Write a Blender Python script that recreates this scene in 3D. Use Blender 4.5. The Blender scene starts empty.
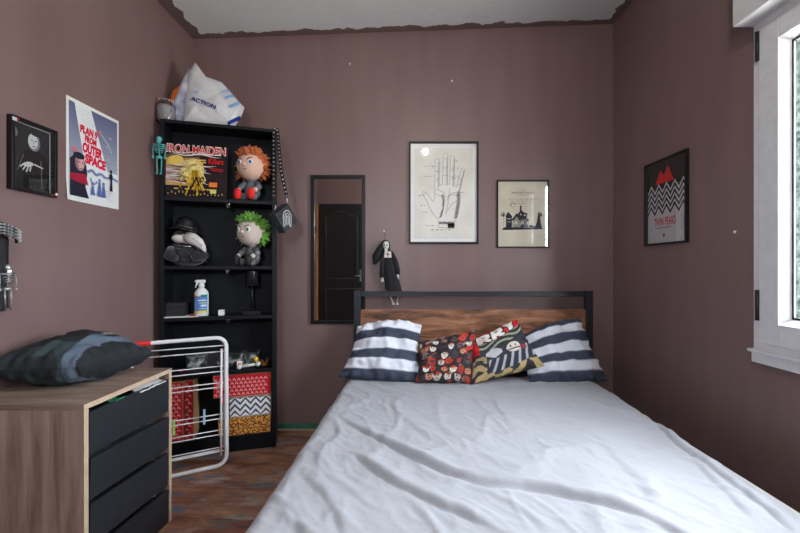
import bpy, bmesh, math, random
from math import sin, cos, pi, radians as R
from mathutils import Vector as V, Matrix, noise
random.seed(7)
sc = bpy.context.scene
COL = sc.collection

# ------------------------------------------------------------------ camera
F = 380.0; CX, CY, H = 408.0, 268.0, 1.15
cam_d = bpy.data.cameras.new('camera'); cam = bpy.data.objects.new('camera', cam_d); COL.objects.link(cam)
cam.location = (0, 0, H); cam.rotation_euler = (R(90), 0, 0)
cam_d.sensor_width = 36; cam_d.lens = F * 36 / 800
cam_d.shift_x = -(CX - 400) / 800; cam_d.shift_y = (CY - 266.5) / 800
cam_d.clip_start = .02
sc.camera = cam
# ------------------------------------------------------------------ world, exposure, lights
sc.view_settings.view_transform = 'Standard'; sc.view_settings.look = 'None'
sc.view_settings.gamma = 1; sc.view_settings.use_curve_mapping = False
sc.view_settings.exposure = 0.84
sc.cycles.use_denoising = True
sc.cycles.max_bounces = 10; sc.cycles.diffuse_bounces = 6
sc.cycles.sample_clamp_indirect = 6
w = bpy.data.worlds.new('world'); sc.world = w; w.use_nodes = True
bg = w.node_tree.nodes['Background']; bg.inputs[0].default_value = (.86, .93, 1, 1); bg.inputs[1].default_value = 34.0
_n, _l = w.node_tree.nodes, w.node_tree.links      # overcast sky above, dim ground below the horizon
_t = _n.new('ShaderNodeTexCoord'); _s = _n.new('ShaderNodeSeparateXYZ'); _r = _n.new('ShaderNodeValToRGB'); _m = _n.new('ShaderNodeMapRange')
_m.inputs[1].default_value = -1; _m.inputs[2].default_value = 1
_l.new(_t.outputs['Generated'], _s.inputs[0]); _l.new(_s.outputs[2], _m.inputs[0]); _l.new(_m.outputs[0], _r.inputs[0]); _l.new(_r.outputs[0], bg.inputs[0])
_r.color_ramp.elements[0].position = .47; _r.color_ramp.elements[0].color = (.60, .61, .58, 1); _r.color_ramp.elements[1].position = .52; _r.color_ramp.elements[1].color = (.86, .93, 1, 1)
def area(name, loc, rot, sx, sy, power=None, color=(1, 1, 1)):
    l = bpy.data.lights.new(name, 'AREA'); l.shape = 'RECTANGLE'; l.size = sx; l.size_y = sy; l.color = color
    if power is None: l.cycles.is_portal = True
    else: l.energy = power
    o = bpy.data.objects.new(name, l); COL.objects.link(o); o.location = loc; o.rotation_euler = rot
    return o
WX0, WX1, YB, YF, = -1.528, 1.457, 2.70, -1.0
area('window_portal', (WX1 + .16, 1.15, 1.49), (0, R(90), 0), 1.3, .88)      # -Z axis turned to -X

area('fill_window_portal', (-.37, YF - .16, 1.825), (R(90), 0, 0), .46, .45)  # portal of the unseen opening added behind the camera for fill
# ------------------------------------------------------------------ material helpers
MC = {}
def mat(name, col=(.5, .5, .5), rough=.6, metal=0, noise_amt=0, nscale=20, bump=0, bscale=60, stretch=(1, 1, 1), spec=.5, sheen=0, alpha=1, emit=0, trans=0, col2=None, attr=None):
    if name in MC: return MC[name]
    m = bpy.data.materials.new(name); m.use_nodes = True; nt = m.node_tree; N = nt.nodes; L = nt.links
    b = N['Principled BSDF']; b.inputs['Roughness'].default_value = rough; b.inputs['Metallic'].default_value = metal
    b.inputs['Specular IOR Level'].default_value = spec
    b.inputs['Base Color'].default_value = (*col, 1)
    if sheen: b.inputs['Sheen Weight'].default_value = sheen
    if trans: b.inputs['Transmission Weight'].default_value = trans
    tc = N.new('ShaderNodeTexCoord'); mp = N.new('ShaderNodeMapping'); mp.inputs['Scale'].default_value = stretch
    L.new(tc.outputs['Object'], mp.inputs['Vector'])
    if attr:
        a = N.new('ShaderNodeAttribute'); a.attribute_name = attr; L.new(a.outputs['Color'], b.inputs['Base Color'])
    elif noise_amt or col2:
        t = N.new('ShaderNodeTexNoise'); t.inputs['Scale'].default_value = nscale; t.inputs['Detail'].default_value = 6
        L.new(mp.outputs[0], t.inputs['Vector'])
        r = N.new('ShaderNodeValToRGB'); r.color_ramp.elements[0].position = .3; r.color_ramp.elements[1].position = .7
        c2 = col2 or tuple(min(1, c * (1 + noise_amt)) for c in col); c1 = col if col2 else tuple(c * (1 - noise_amt) for c in col)
        r.color_ramp.elements[0].color = (*c1, 1); r.color_ramp.elements[1].color = (*c2, 1)
        L.new(t.outputs['Fac'], r.inputs['Fac']); L.new(r.outputs['Color'], b.inputs['Base Color'])
    if bump:
        t2 = N.new('ShaderNodeTexNoise'); t2.inputs['Scale'].default_value = bscale; t2.inputs['Detail'].default_value = 5
        L.new(mp.outputs[0], t2.inputs['Vector'])
        bp = N.new('ShaderNodeBump'); bp.inputs['Strength'].default_value = bump; bp.inputs['Distance'].default_value = .01
        L.new(t2.outputs['Fac'], bp.inputs['Height']); L.new(bp.outputs[0], b.inputs['Normal'])
    if emit:
        b.inputs['Emission Color'].default_value = (*col, 1); b.inputs['Emission Strength'].default_value = emit
    MC[name] = m; return m
def s2l(c): return tuple(((x / 255 + .055) / 1.055) ** 2.4 if x / 255 > .04045 else x / 255 / 12.92 for x in c)
def ink(r, g, b, rough=.75):
    return mat('ink_%d_%d_%d' % (r, g, b), s2l((r, g, b)), rough, spec=.2)
def glass_mat(name, tint=(1, 1, 1), refl=.08):
    if name in MC: return MC[name]
    m = bpy.data.materials.new(name); m.use_nodes = True; N = m.node_tree.nodes; L = m.node_tree.links; N.clear()
    o = N.new('ShaderNodeOutputMaterial'); mx = N.new('ShaderNodeMixShader'); t = N.new('ShaderNodeBsdfTransparent'); g = N.new('ShaderNodeBsdfGlossy')
    t.inputs[0].default_value = (*tint, 1); g.inputs['Roughness'].default_value = .02
    fr = N.new('ShaderNodeFresnel'); ge = N.new('ShaderNodeNewGeometry'); mr = N.new('ShaderNodeMapRange')
    mr.inputs[3].default_value = 1.5; mr.inputs[4].default_value = 1 / 1.5; L.new(ge.outputs['Backfacing'], mr.inputs[0]); L.new(mr.outputs[0], fr.inputs['IOR'])
    L.new(fr.outputs[0], mx.inputs[0]); L.new(t.outputs[0], mx.inputs[1]); L.new(g.outputs[0], mx.inputs[2]); L.new(mx.outputs[0], o.inputs[0])
    MC[name] = m; return m
def nodes_of(m): return m.node_tree.nodes, m.node_tree.links, m.node_tree.nodes['Principled BSDF']

# ------------------------------------------------------------------ mesh builder
class MB:
    def __init__(s): s.v = []; s.f = []; s.m = []; s.mats = []; s.sm = []; s.uv = None; s.fc = []
    def mi(s, m):
        if m not in s.mats: s.mats.append(m)
        return s.mats.index(m)
    def add(s, vs, fs, m, smooth=False, M=None):
        b = len(s.v)
        if M is not None: vs = [M @ V(p) for p in vs]
        s.v += [tuple(p) for p in vs]; k = s.mi(m)
        for f in fs: s.f.append([b + i for i in f]); s.m.append(k); s.sm.append(smooth)
        return s
    def box(s, x0, x1, y0, y1, z0, z1, m, M=None):
        vs = [(x0, y0, z0), (x1, y0, z0), (x1, y1, z0), (x0, y1, z0), (x0, y0, z1), (x1, y0, z1), (x1, y1, z1), (x0, y1, z1)]
        return s.add(vs, [(0, 3, 2, 1), (4, 5, 6, 7), (0, 1, 5, 4), (1, 2, 6, 5), (2, 3, 7, 6), (3, 0, 4, 7)], m, False, M)
    def tube(s, pts, r, m, n=8, cap=True, M=None, closed=False):
        pts = [V(p) for p in pts]; rs = r if isinstance(r, (list, tuple)) else [r] * len(pts)
        vs = []; fs = []; prev = None
        for i, p in enumerate(pts):
            a = pts[i - 1] if i else (pts[-1] if closed else p); c = pts[i + 1] if i < len(pts) - 1 else (pts[0] if closed else p)
            d = (c - a).normalized() if (c - a).length > 1e-9 else V((0, 0, 1))
            if prev is None:
                u = d.orthogonal().normalized()
            else:
                u = (prev - d * prev.dot(d)); u = u.normalized() if u.length > 1e-6 else d.orthogonal().normalized()
            prev = u; w_ = d.cross(u)
            for k in range(n):
                t = 2 * pi * k / n; vs.append(p + (u * cos(t) + w_ * sin(t)) * rs[i])
        L = len(pts)
        for i in range(L if closed else L - 1):
            j = (i + 1) % L
            for k in range(n): fs.append((i * n + k, i * n + (k + 1) % n, j * n + (k + 1) % n, j * n + k))
        if cap and not closed: fs += [tuple(range(n))[::-1], tuple(range((L - 1) * n, L * n))]
        return s.add(vs, fs, m, True, M)
    def ell(s, c, r, m, M=None, nu=20, nv=12, fn=None):
        vs = []; fs = []; r = (r, r, r) if not isinstance(r, (tuple, list)) else r
        for j in range(nv + 1):
            ph = pi * j / nv
            for i in range(nu):
                th = 2 * pi * i / nu; p = V((sin(ph) * cos(th), sin(ph) * sin(th), cos(ph)))
                k = fn(p) if fn else 1
                vs.append((c[0] + r[0] * p.x * k, c[1] + r[1] * p.y * k, c[2] + r[2] * p.z * k))
        for j in range(nv):
            for i in range(nu): fs.append((j * nu + i, (j + 1) * nu + i, (j + 1) * nu + (i + 1) % nu, j * nu + (i + 1) % nu))
        return s.add(vs, fs, m, True, M)
    def lathe(s, prof, m, n=28, M=None, smooth=True):
        vs = []; fs = []
        for (r, z) in prof:
            for i in range(n): vs.append((r * cos(2 * pi * i / n), r * sin(2 * pi * i / n), z))
        for j in range(len(prof) - 1):
            for i in range(n): fs.append((j * n + i, j * n + (i + 1) % n, (j + 1) * n + (i + 1) % n, (j + 1) * n + i))
        return s.add(vs, fs, m, smooth, M)
    def grid(s, fn, nu, nv, m, smooth=True, flip=False, M=None):
        vs = [fn(i / nu, j / nv) for j in range(nv + 1) for i in range(nu + 1)]
        fs = []
        for j in range(nv):
            for i in range(nu):
                a = j * (nu + 1) + i; q = (a, a + 1, a + nu + 2, a + nu + 1); fs.append(q[::-1] if flip else q)
        return s.add(vs, fs, m, smooth, M)
    def cone(s, a, b, r, m, n=5, M=None): return s.tube([a, b], [r, r * .08], m, n, True, M)
    def build(s, name, parent=None, bevel=0, seg=2, colors=None, loc=None):
        me = bpy.data.meshes.new(name); me.from_pydata(s.v, [], s.f); me.update()
        for k in s.mats: me.materials.append(k)
        me.polygons.foreach_set('material_index', s.m); me.polygons.foreach_set('use_smooth', s.sm)
        if colors:
            ca = me.color_attributes.new('Col', 'FLOAT_COLOR', 'POINT')
            for i, c in enumerate(colors): ca.data[i].color = (*c, 1)
        o = bpy.data.objects.new(name, me); COL.objects.link(o)
        if parent: o.parent = parent
        if loc: o.location = loc
        if bevel:
            b = o.modifiers.new('bevel', 'BEVEL'); b.width = bevel; b.segments = seg; b.limit_method = 'ANGLE'; b.angle_limit = R(40)
        return o
def thing(name, label, cat, loc=(0, 0, 0), rot=(0, 0, 0), group=None):
    o = bpy.data.objects.new(name, None); COL.objects.link(o); o.empty_display_size = .05
    o.location = loc; o.rotation_euler = rot if isinstance(rot, tuple) else (0, 0, rot)
    return tag(o, label, cat, group)
def tag(o, label, cat, group=None):
    o['label'] = label; o['category'] = cat
    if group: o['group'] = group
    return o
def struct(o): o['kind'] = 'structure'; return o
def P(px, py, Y): return V(((px - CX) / F * Y, Y, H + (CY - py) / F * Y))

# ------------------------------------------------------------------ flat printed artwork (2D vector shapes stacked on the paper)
TXT = {}
def text_geo(body, bold=0):
    k = (body, bold)
    if k in TXT: return TXT[k]
    cu = bpy.data.curves.new('t', 'FONT'); cu.body = body; cu.size = 1; cu.offset = bold; cu.resolution_u = 3
    ob = bpy.data.objects.new('t', cu); COL.objects.link(ob)
    dg = bpy.context.evaluated_depsgraph_get(); me = bpy.data.meshes.new_from_object(ob.evaluated_get(dg))
    vs = [(v.co.x, v.co.y) for v in me.vertices]; fs = [tuple(p.vertices) for p in me.polygons]
    bpy.data.objects.remove(ob); bpy.data.curves.remove(cu); bpy.data.meshes.remove(me)
    x0 = min(v[0] for v in vs); x1 = max(v[0] for v in vs); y0 = min(v[1] for v in vs); y1 = max(v[1] for v in vs)
    vs = [((x - x0) / (x1 - x0), (y - y0) / (y1 - y0)) for x, y in vs]
    TXT[k] = (vs, fs); return TXT[k]
class Art(MB):
    """x right, y up on the sheet; depth goes out of it. step = spacing of layers"""
    def __init__(s, step=.00012): super().__init__(); s.k = 1; s.step = step; s.map = None
    def put(s, pts, fs, m):
        z = s.k * s.step; s.k += 1
        # local frame: sheet lies in XZ plane facing -Y
        if s.map: vs = [s.map(x, y, z) for x, y in pts]
        else: vs = [(x, -z, y) for x, y in pts]
        s.add(vs, fs, m)
    def poly(s, pts, m): s.put(pts, [tuple(range(len(pts)))], m)
    def rect(s, x0, x1, y0, y1, m): s.poly([(x0, y0), (x1, y0), (x1, y1), (x0, y1)], m)
    def ell2(s, cx, cy, rx, ry, m, a=0, n=20):
        s.poly([(cx + rx * cos(t) * cos(a) - ry * sin(t) * sin(a), cy + rx * cos(t) * sin(a) + ry * sin(t) * cos(a)) for t in [2 * pi * i / n for i in range(n)]], m)
    def line(s, pts, wd, m, cap=False):
        vs = []; fs = []
        for a, b in zip(pts[:-1], pts[1:]):
            dx, dy = b[0] - a[0], b[1] - a[1]; l = math.hypot(dx, dy) or 1; nx, ny = -dy / l * wd / 2, dx / l * wd / 2
            ex, ey = dx / l * wd * .25, dy / l * wd * .25
            k = len(vs); vs += [(a[0] + nx - ex, a[1] + ny - ey), (a[0] - nx - ex, a[1] - ny - ey), (b[0] - nx + ex, b[1] - ny + ey), (b[0] + nx + ex, b[1] + ny + ey)]; fs.append((k, k + 1, k + 2, k + 3))
        s.put(vs, fs, m)
    def lines(s, segs, wd, m):
        vs = []; fs = []
        for pts in segs:
            for a, b in zip(pts[:-1], pts[1:]):
                dx, dy = b[0] - a[0], b[1] - a[1]; l = math.hypot(dx, dy) or 1; nx, ny = -dy / l * wd / 2, dx / l * wd / 2
                k = len(vs); vs += [(a[0] + nx, a[1] + ny), (a[0] - nx, a[1] - ny), (b[0] - nx, b[1] - ny), (b[0] + nx, b[1] + ny)]; fs.append((k, k + 1, k + 2, k + 3))
        s.put(vs, fs, m)
    def text(s, body, x0, x1, y0, y1, m, bold=0, a=0, shear=0, taper=None):
        vs, fs = text_geo(body, bold); out = []
        for u, v in vs:
            x = x0 + (x1 - x0) * u; hh = (y1 - y0)
            if taper: hh *= 1 + (taper - 1) * u
            y = y0 + hh * v; x += shear * (y - y0)
            if a:
                dx, dy = x - x0, y - y0; x, y = x0 + dx * cos(a) - dy * sin(a), y0 + dx * sin(a) + dy * cos(a)
            out.append((x, y))
        s.put(out, fs, m)
    def scrawl(s, x0, x1, y, h, wd, m, seed=0):   # illegible line of small print
        rr = random.Random(seed); x = x0; segs = []
        while x < x1:
            wl = rr.uniform(.6, 2.2) * h * 1.4; xe = min(x + wl, x1); pts = []
            xx = x; 
            while xx < xe: pts.append((xx, y + rr.uniform(-.4, .5) * h)); xx += h * .35
            if len(pts) > 1: segs.append(pts)
            x = xe + h * 1.1
        if segs: s.lines(segs, wd, m)

# ================================================================== SETTING
def wall_paint(name, ceil=False):
    m = mat(name, (.16, .10, .098), .42); N, L, b = nodes_of(m)
    tc = N.new('ShaderNodeTexCoord')
    mp = N.new('ShaderNodeMapping'); mp.inputs['Scale'].default_value = (1.5, 1.5, .25); L.new(tc.outputs['Object'], mp.inputs[0])
    t = N.new('ShaderNodeTexNoise'); t.inputs['Scale'].default_value = 5; t.inputs['Detail'].default_value = 8; L.new(mp.outputs[0], t.inputs['Vector'])
    r = N.new('ShaderNodeValToRGB'); r.color_ramp.elements[0].position = .3; r.color_ramp.elements[1].position = .75
    r.color_ramp.elements[0].color = (.186, .116, .112, 1); r.color_ramp.elements[1].color = (.216, .138, .134, 1)
    L.new(t.outputs['Fac'], r.inputs['Fac']); L.new(r.outputs['Color'], b.inputs['Base Color'])
    t2 = N.new('ShaderNodeTexNoise'); t2.inputs['Scale'].default_value = 9; t2.inputs['Detail'].default_value = 8; L.new(tc.outputs['Object'], t2.inputs['Vector'])
    bp = N.new('ShaderNodeBump'); bp.inputs['Strength'].default_value = .12; bp.inputs['Distance'].default_value = .02; L.new(t2.outputs['Fac'], bp.inputs['Height']); L.new(bp.outputs[0], b.inputs['Normal'])
    return m
WALL = wall_paint('mauve_brown_wall_paint')
# ceiling: white with a ragged brown strip along the walls
def ceiling_mat():
    m = mat('ceiling_paint', (.62, .63, .65), .8); N, L, b = nodes_of(m)
    tc = N.new('ShaderNodeTexCoord'); sp = N.new('ShaderNodeSeparateXYZ'); L.new(tc.outputs['Object'], sp.inputs[0])
    def M_(op, a, c):
        n = N.new('ShaderNodeMath'); n.operation = op
        for i, q in enumerate((a, c)):
            if isinstance(q, (int, float)): n.inputs[i].default_value = q
            elif q is not None: L.new(q, n.inputs[i])
        return n.outputs[0]
    dl = M_('SUBTRACT', sp.outputs[0], WX0); dr = M_('SUBTRACT', WX1, sp.outputs[0]); db = M_('SUBTRACT', YB, sp.outputs[1])
    dl = M_('SUBTRACT', dl, .03); dr = M_('SUBTRACT', dr, .0)
    d = M_('MINIMUM', M_('MINIMUM', dl, dr), db)
    t = N.new('ShaderNodeTexNoise'); t.inputs['Scale'].default_value = 9; t.inputs['Detail'].default_value = 7; L.new(tc.outputs['Object'], t.inputs['Vector'])
    th = M_('MULTIPLY', t.outputs['Fac'], .11)
    k = M_('LESS_THAN', d, th)
    t3 = N.new('ShaderNodeTexNoise'); t3.inputs['Scale'].default_value = 3; L.new(tc.outputs['Object'], t3.inputs['Vector'])
    r = N.new('ShaderNodeValToRGB'); r.color_ramp.elements[0].color = (.66, .675, .69, 1); r.color_ramp.elements[1].color = (.78, .79, .80, 1); L.new(t3.outputs['Fac'], r.inputs['Fac'])
    mx = N.new('ShaderNodeMix'); mx.data_type = 'RGBA'; L.new(k, mx.inputs[0]); L.new(r.outputs[0], mx.inputs[6]); mx.inputs[7].default_value = (.17, .11, .105, 1)
    L.new(mx.outputs[2], b.inputs['Base Color'])
    t2 = N.new('ShaderNodeTexNoise'); t2.inputs['Scale'].default_value = 14; t2.inputs['Detail'].default_value = 8; L.new(tc.outputs['Object'], t2.inputs['Vector'])
    bp = N.new('ShaderNodeBump'); bp.inputs['Strength'].default_value = .3; bp.inputs['Distance'].default_value = .02; L.new(t2.outputs['Fac'], bp.inputs['Height']); L.new(bp.outputs[0], b.inputs['Normal'])
    return m
def floor_mat():
    m = mat('worn_painted_floorboards', (.2, .1, .06), .45); N, L, b = nodes_of(m)
    tc = N.new('ShaderNodeTexCoord'); mp = N.new('ShaderNodeMapping'); mp.inputs['Scale'].default_value = (.5, 1.6, 1); mp.inputs['Rotation'].default_value = (0, 0, R(8)); L.new(tc.outputs['Object'], mp.inputs[0])
    def nz(sc_, vec, det=8): 
        t = N.new('ShaderNodeTexNoise'); t.inputs['Scale'].default_value = sc_; t.inputs['Detail'].default_value = det; t.inputs['Roughness'].default_value = .65; L.new(vec, t.inputs['Vector']); return t.outputs['Fac']
    r = N.new('ShaderNodeValToRGB'); cr = r.color_ramp; cr.elements[0].position = .32; cr.elements[0].color = (.085, .042, .032, 1); cr.elements[1].position = .72; cr.elements[1].color = (.58, .26, .09, 1)
    e = cr.elements.new(.45); e.color = (.24, .095, .055, 1); e = cr.elements.new(.57); e.color = (.33, .18, .11, 1)
    L.new(nz(7, mp.outputs[0]), r.inputs['Fac'])
    def patch(prev, sc_, lo, hi, colr, off):
        mm = N.new('ShaderNodeMapping'); mm.inputs['Location'].default_value = off; mm.inputs['Scale'].default_value = (.7, 2.2, 1); L.new(tc.outputs['Object'], mm.inputs[0])
        q = N.new('ShaderNodeValToRGB'); q.color_ramp.elements[0].position = lo; q.color_ramp.elements[0].color = (0, 0, 0, 1); q.color_ramp.elements[1].position = hi; q.color_ramp.elements[1].color = (1, 1, 1, 1)
        L.new(nz(sc_, mm.outputs[0]), q.inputs['Fac'])
        mx = N.new('ShaderNodeMix'); mx.data_type = 'RGBA'; L.new(q.outputs[0], mx.inputs[0]); L.new(prev, mx.inputs[6]); mx.inputs[7].default_value = (*colr, 1); return mx.outputs[2]
    c = patch(r.outputs[0], 6, .54, .60, (.10, .14, .18), (3, 1, 0)); c = patch(c, 5, .53, .62, (.34, .28, .25), (7, 4, 0)); c = patch(c, 26, .68, .72, (.25, .22, .20), (1, 9, 0))
    # plank joints
    sp = N.new('ShaderNodeSeparateXYZ'); L.new(mp.outputs[0], sp.inputs[0])
    wv = N.new('ShaderNodeMath'); wv.operation = 'FRACT'; ml = N.new('ShaderNodeMath'); ml.operation = 'MULTIPLY'; ml.inputs[1].default_value = 2.6; L.new(sp.outputs[1], ml.inputs[0]); L.new(ml.outputs[0], wv.inputs[0])
    lt = N.new('ShaderNodeMath'); lt.operation = 'LESS_THAN'; lt.inputs[1].default_value = .012; L.new(wv.outputs[0], lt.inputs[0])
    mx = N.new('ShaderNodeMix'); mx.data_type = 'RGBA'; L.new(lt.outputs[0], mx.inputs[0]); L.new(c, mx.inputs[6]); mx.inputs[7].default_value = (.02, .013, .01, 1)
    L.new(mx.outputs[2], b.inputs['Base Color'])
    bp = N.new('ShaderNodeBump'); bp.inputs['Strength'].default_value = .25; bp.inputs['Distance'].default_value = .01; L.new(nz(18, mp.outputs[0]), bp.inputs['Height']); L.new(bp.outputs[0], b.inputs['Normal'])
    return m
def ceilz(x): return 2.777 + (x - WX0) / (WX1 - WX0) * .107
T = .2
WZ0, WZ1, WY0, WY1 = .815, 2.16, .70, 1.584      # right window opening
mb = MB(); mb.box(WX0 - T, WX1 + T, YF - T, YB + T, -.12, 0, floor_mat()); struct(mb.build('floor'))
mb = MB(); a, b_ = ceilz(WX0 - T), ceilz(WX1 + T); x0, x1, y0, y1 = WX0 - T, WX1 + T, YF - T, YB + T
mb.add([(x0, y0, a), (x1, y0, b_), (x1, y1, b_), (x0, y1, a), (x0, y0, a + .15), (x1, y0, b_ + .15), (x1, y1, b_ + .15), (x0, y1, a + .15)],
       [(0, 3, 2, 1), (4, 5, 6, 7), (0, 1, 5, 4), (1, 2, 6, 5), (2, 3, 7, 6), (3, 0, 4, 7)], ceiling_mat()); struct(mb.build('ceiling'))
def wall_x(name, x0, x1, y0, y1, zt, holes=()):
    mb = MB(); ys = y0
    if holes:
        (ha, hb, hz0, hz1) = holes
        if x1 - x0 < .5: mb.box(x0, x1, y0, ha, 0, zt, WALL); mb.box(x0, x1, hb, y1, 0, zt, WALL); mb.box(x0, x1, ha, hb, 0, hz0, WALL); mb.box(x0, x1, ha, hb, hz1, zt, WALL)
        else: mb.box(x0, ha, y0, y1, 0, zt, WALL); mb.box(hb, x1, y0, y1, 0, zt, WALL); mb.box(ha, hb, y0, y1, 0, hz0, WALL); mb.box(ha, hb, y0, y1, hz1, zt, WALL)
    else: mb.box(x0, x1, y0, y1, 0, zt, WALL)
    return struct(mb.build(name))
wall_x('wall_left', WX0 - T, WX0, YF - T, YB + T, 2.777)
wall_x('wall_right', WX1, WX1 + T, YF - T, YB + T, 2.884, (WY0, WY1, WZ0, WZ1))
wall_x('wall_back', WX0, WX1, YB, YB + T, 2.89)
wall_x('wall_front', WX0, WX1, YF - T, YF, 2.89, (-.60, -.14, 1.60, 2.05))  # hole cut for the added fill opening
WHITE = mat('white_gloss_frame_paint', (.72, .73, .76), .35, noise_amt=.05, nscale=30, bump=.05)
GREEN = mat('green_base_paint', (.02, .12, .07), .6, col2=(.05, .2, .12), nscale=30)
mb = MB(); mb.box(WX0 + .0, WX1, YB - .008, YB, 0.012, .048, GREEN); mb.box(WX0, WX1, YB - .012, YB, 0, .012, mat('bare_plaster_edge', (.35, .27, .2), .8, noise_amt=.2, nscale=40)); struct(mb.build('baseboard_back'))

# right window: fixed frame, two casements, sill, roller shutter box
GL = glass_mat('window_glass')
win = struct(thing('window_1', '', '', (0, 0, 0))); del win['label']; del win['category']
xs = WX1 - .012
mb = MB()
for (a, b_, c, d) in ((WY1 - .035, WY1 + .004, WZ0, WZ1), (WY0 - .004, WY0 + .035, WZ0, WZ1), (WY0 + .035, WY1 - .035, WZ0, WZ0 + .03), (WY0 + .035, WY1 - .035, WZ1 - .03, WZ1)):
    mb.box(xs, xs + .07, a, b_, c, d, WHITE)
mb.build('window_frame', win)
def casement(ya, yb):
    sw = .088; mb = MB(); x0 = xs - .006
    for (a, b_, c, d) in ((ya, ya + sw, WZ0 + .03, WZ1 - .03), (yb - sw, yb, WZ0 + .03, WZ1 - .03), (ya + sw, yb - sw, WZ0 + .03, WZ0 + .115), (ya + sw, yb - sw, WZ1 - .115, WZ1 - .03)):
        mb.box(x0, x0 + .06, a, b_, c, d, WHITE)
    cs = mb.build('casement', win, .004)
    # sloped glazing bead
    a, b_, c, d = ya + sw, yb - sw, WZ0 + .115, WZ1 - .115; q = .022; x1 = x0 + .03; mb = MB()
    o = [(x0 + .004, a, c), (x0 + .004, b_, c), (x0 + .004, b_, d), (x0 + .004, a, d)]; i = [(x1, a + q, c + q), (x1, b_ - q, c + q), (x1, b_ - q, d - q), (x1, a + q, d - q)]
    mb.add(o + i, [(0, 1, 5, 4), (1, 2, 6, 5), (2, 3, 7, 6), (3, 0, 4, 7)], WHITE); mb.build('glazing_bead', cs)
    mb = MB(); mb.box(x1 + .002, x1 + .003, a + .01, b_ - .01, c + .01, d - .01, mat('black_glazing_seal', (.01, .01, .012), .5))
    mb = MB(); k = mat('black_glazing_seal', (.01, .01, .012), .5)
    for (p, r_, s_, t_) in ((a + q, a + q + .008, c + q, d - q), (b_ - q - .008, b_ - q, c + q, d - q), (a + q, b_ - q, c + q, c + q + .008), (a + q, b_ - q, d - q - .008, d - q)): mb.box(x1, x1 + .006, p, r_, s_, t_, k)
    mb.build('glazing_seal', cs)
    mb = MB(); mb.box(x1 + .006, x1 + .010, a + .005, b_ - .005, c + .005, d - .005, GL); mb.build('glass_pane', cs)
    return cs
mid = (WY0 + WY1) / 2
c1 = casement(mid + .004, WY1 - .02); c2 = casement(WY0 + .02, mid - .004)
for z0, z1 in ((2.0, 2.12), (.935, 1.06)):
    mb = MB(); mb.tube([(xs - .010, WY1 - .022, z0), (xs - .010, WY1 - .022, z1)], .0075, mat('black_hinge', (.012, .012, .014), .4), 10); mb.build('hinge', win)
mb = MB(); mb.box(WX1 - .035, WX1 + .06, WY0 - .03, WY1 + .012, WZ0 - .012, WZ0 + .0, WHITE); mb.box(WX1 - .022, WX1, WY0 - .02, WY1 + .005, WZ0 - .055, WZ0 - .012, WHITE); mb.build('window_sill', win, .003)
mb = MB(); mb.box(WX1 - .095, WX1, WY0 - .1, WY1 + .012, WZ1, 2.42, mat('shutter_box_paint', (.66, .67, .68), .5, noise_amt=.04)); struct(mb.build('trim_1', None, .004))
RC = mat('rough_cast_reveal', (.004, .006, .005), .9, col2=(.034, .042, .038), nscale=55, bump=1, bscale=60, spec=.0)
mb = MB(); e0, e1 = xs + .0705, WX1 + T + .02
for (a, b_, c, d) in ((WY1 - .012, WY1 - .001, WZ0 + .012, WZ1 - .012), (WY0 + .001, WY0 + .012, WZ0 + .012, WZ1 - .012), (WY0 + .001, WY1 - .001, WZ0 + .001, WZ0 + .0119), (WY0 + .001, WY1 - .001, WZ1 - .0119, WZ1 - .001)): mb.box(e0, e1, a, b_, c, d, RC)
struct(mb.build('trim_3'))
# small high window, unseen, added behind the camera to let in fill light
w2 = struct(thing('fill_window', '', '', (0, 0, 0))); del w2['label']; del w2['category']
mb = MB()
for (a, b_, c, d) in ((-.60, -.57, 1.60, 2.05), (-.17, -.14, 1.60, 2.05), (-.57, -.17, 1.60, 1.63), (-.57, -.17, 2.02, 2.05)): mb.box(a, b_, YF - .07, YF + .01, c, d, WHITE)
mb.build('window_frame', w2, .003)
mb = MB(); mb.box(-.57, -.17, YF - .04, YF - .035, 1.63, 2.02, GL); mb.build('glass_pane', w2)
# dark panelled door behind the camera, seen in the wall mirror
DK = mat('black_brown_door_stain', (.012, .011, .012), .4, noise_amt=.3, nscale=12, stretch=(8, 8, .6), bump=.05)
dr_ = struct(thing('door_1', '', '', (-1.49, YF, 0))); del dr_['label']; del dr_['category']
mb = MB(); mb.box(0, .76, .0, .045, 0, 2.22, DK)
mb.build('door_leaf', dr_, .004)
mb = MB()
for (x0, x1, z0, z1, arch) in ((.12, .64, .98, 2.0, 1), (.12, .64, .12, .80, 0)):
    pts = [(x0, z0), (x1, z0), (x1, z1)]
    if arch: pts += [(x1 + (x0 - x1) * t, z1 + .09 * sin(pi * t) ** 2) for t in [i / 12 for i in range(1, 12)]]
    pts += [(x0, z1), ]
    mb.tube([(x, .05, z) for x, z in pts], .012, mat('door_moulding', (.03, .03, .033), .35), 6, closed=True)
mb.build('moulding', dr_)
mb = MB(); mb.tube([(.70, .045, 1.02), (.70, .095, 1.02), (.60, .10, 1.02)], .009, mat('brushed_steel', (.5, .5, .5), .3, 1), 8); mb.box(.685, .715, .045, .05, .93, 1.12, MC['brushed_steel']); mb.build('door_handle', dr_)
PINE = mat('orange_pine_door_casing', (.42, .17, .05), .45, noise_amt=.25, nscale=6, stretch=(8, 8, .7))
mb = MB(); mb.box(WX0 + .0, WX0 + .03, YF + .02, YF + .12, 0, 2.2, PINE); struct(mb.build('trim_2', None, .004))
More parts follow.
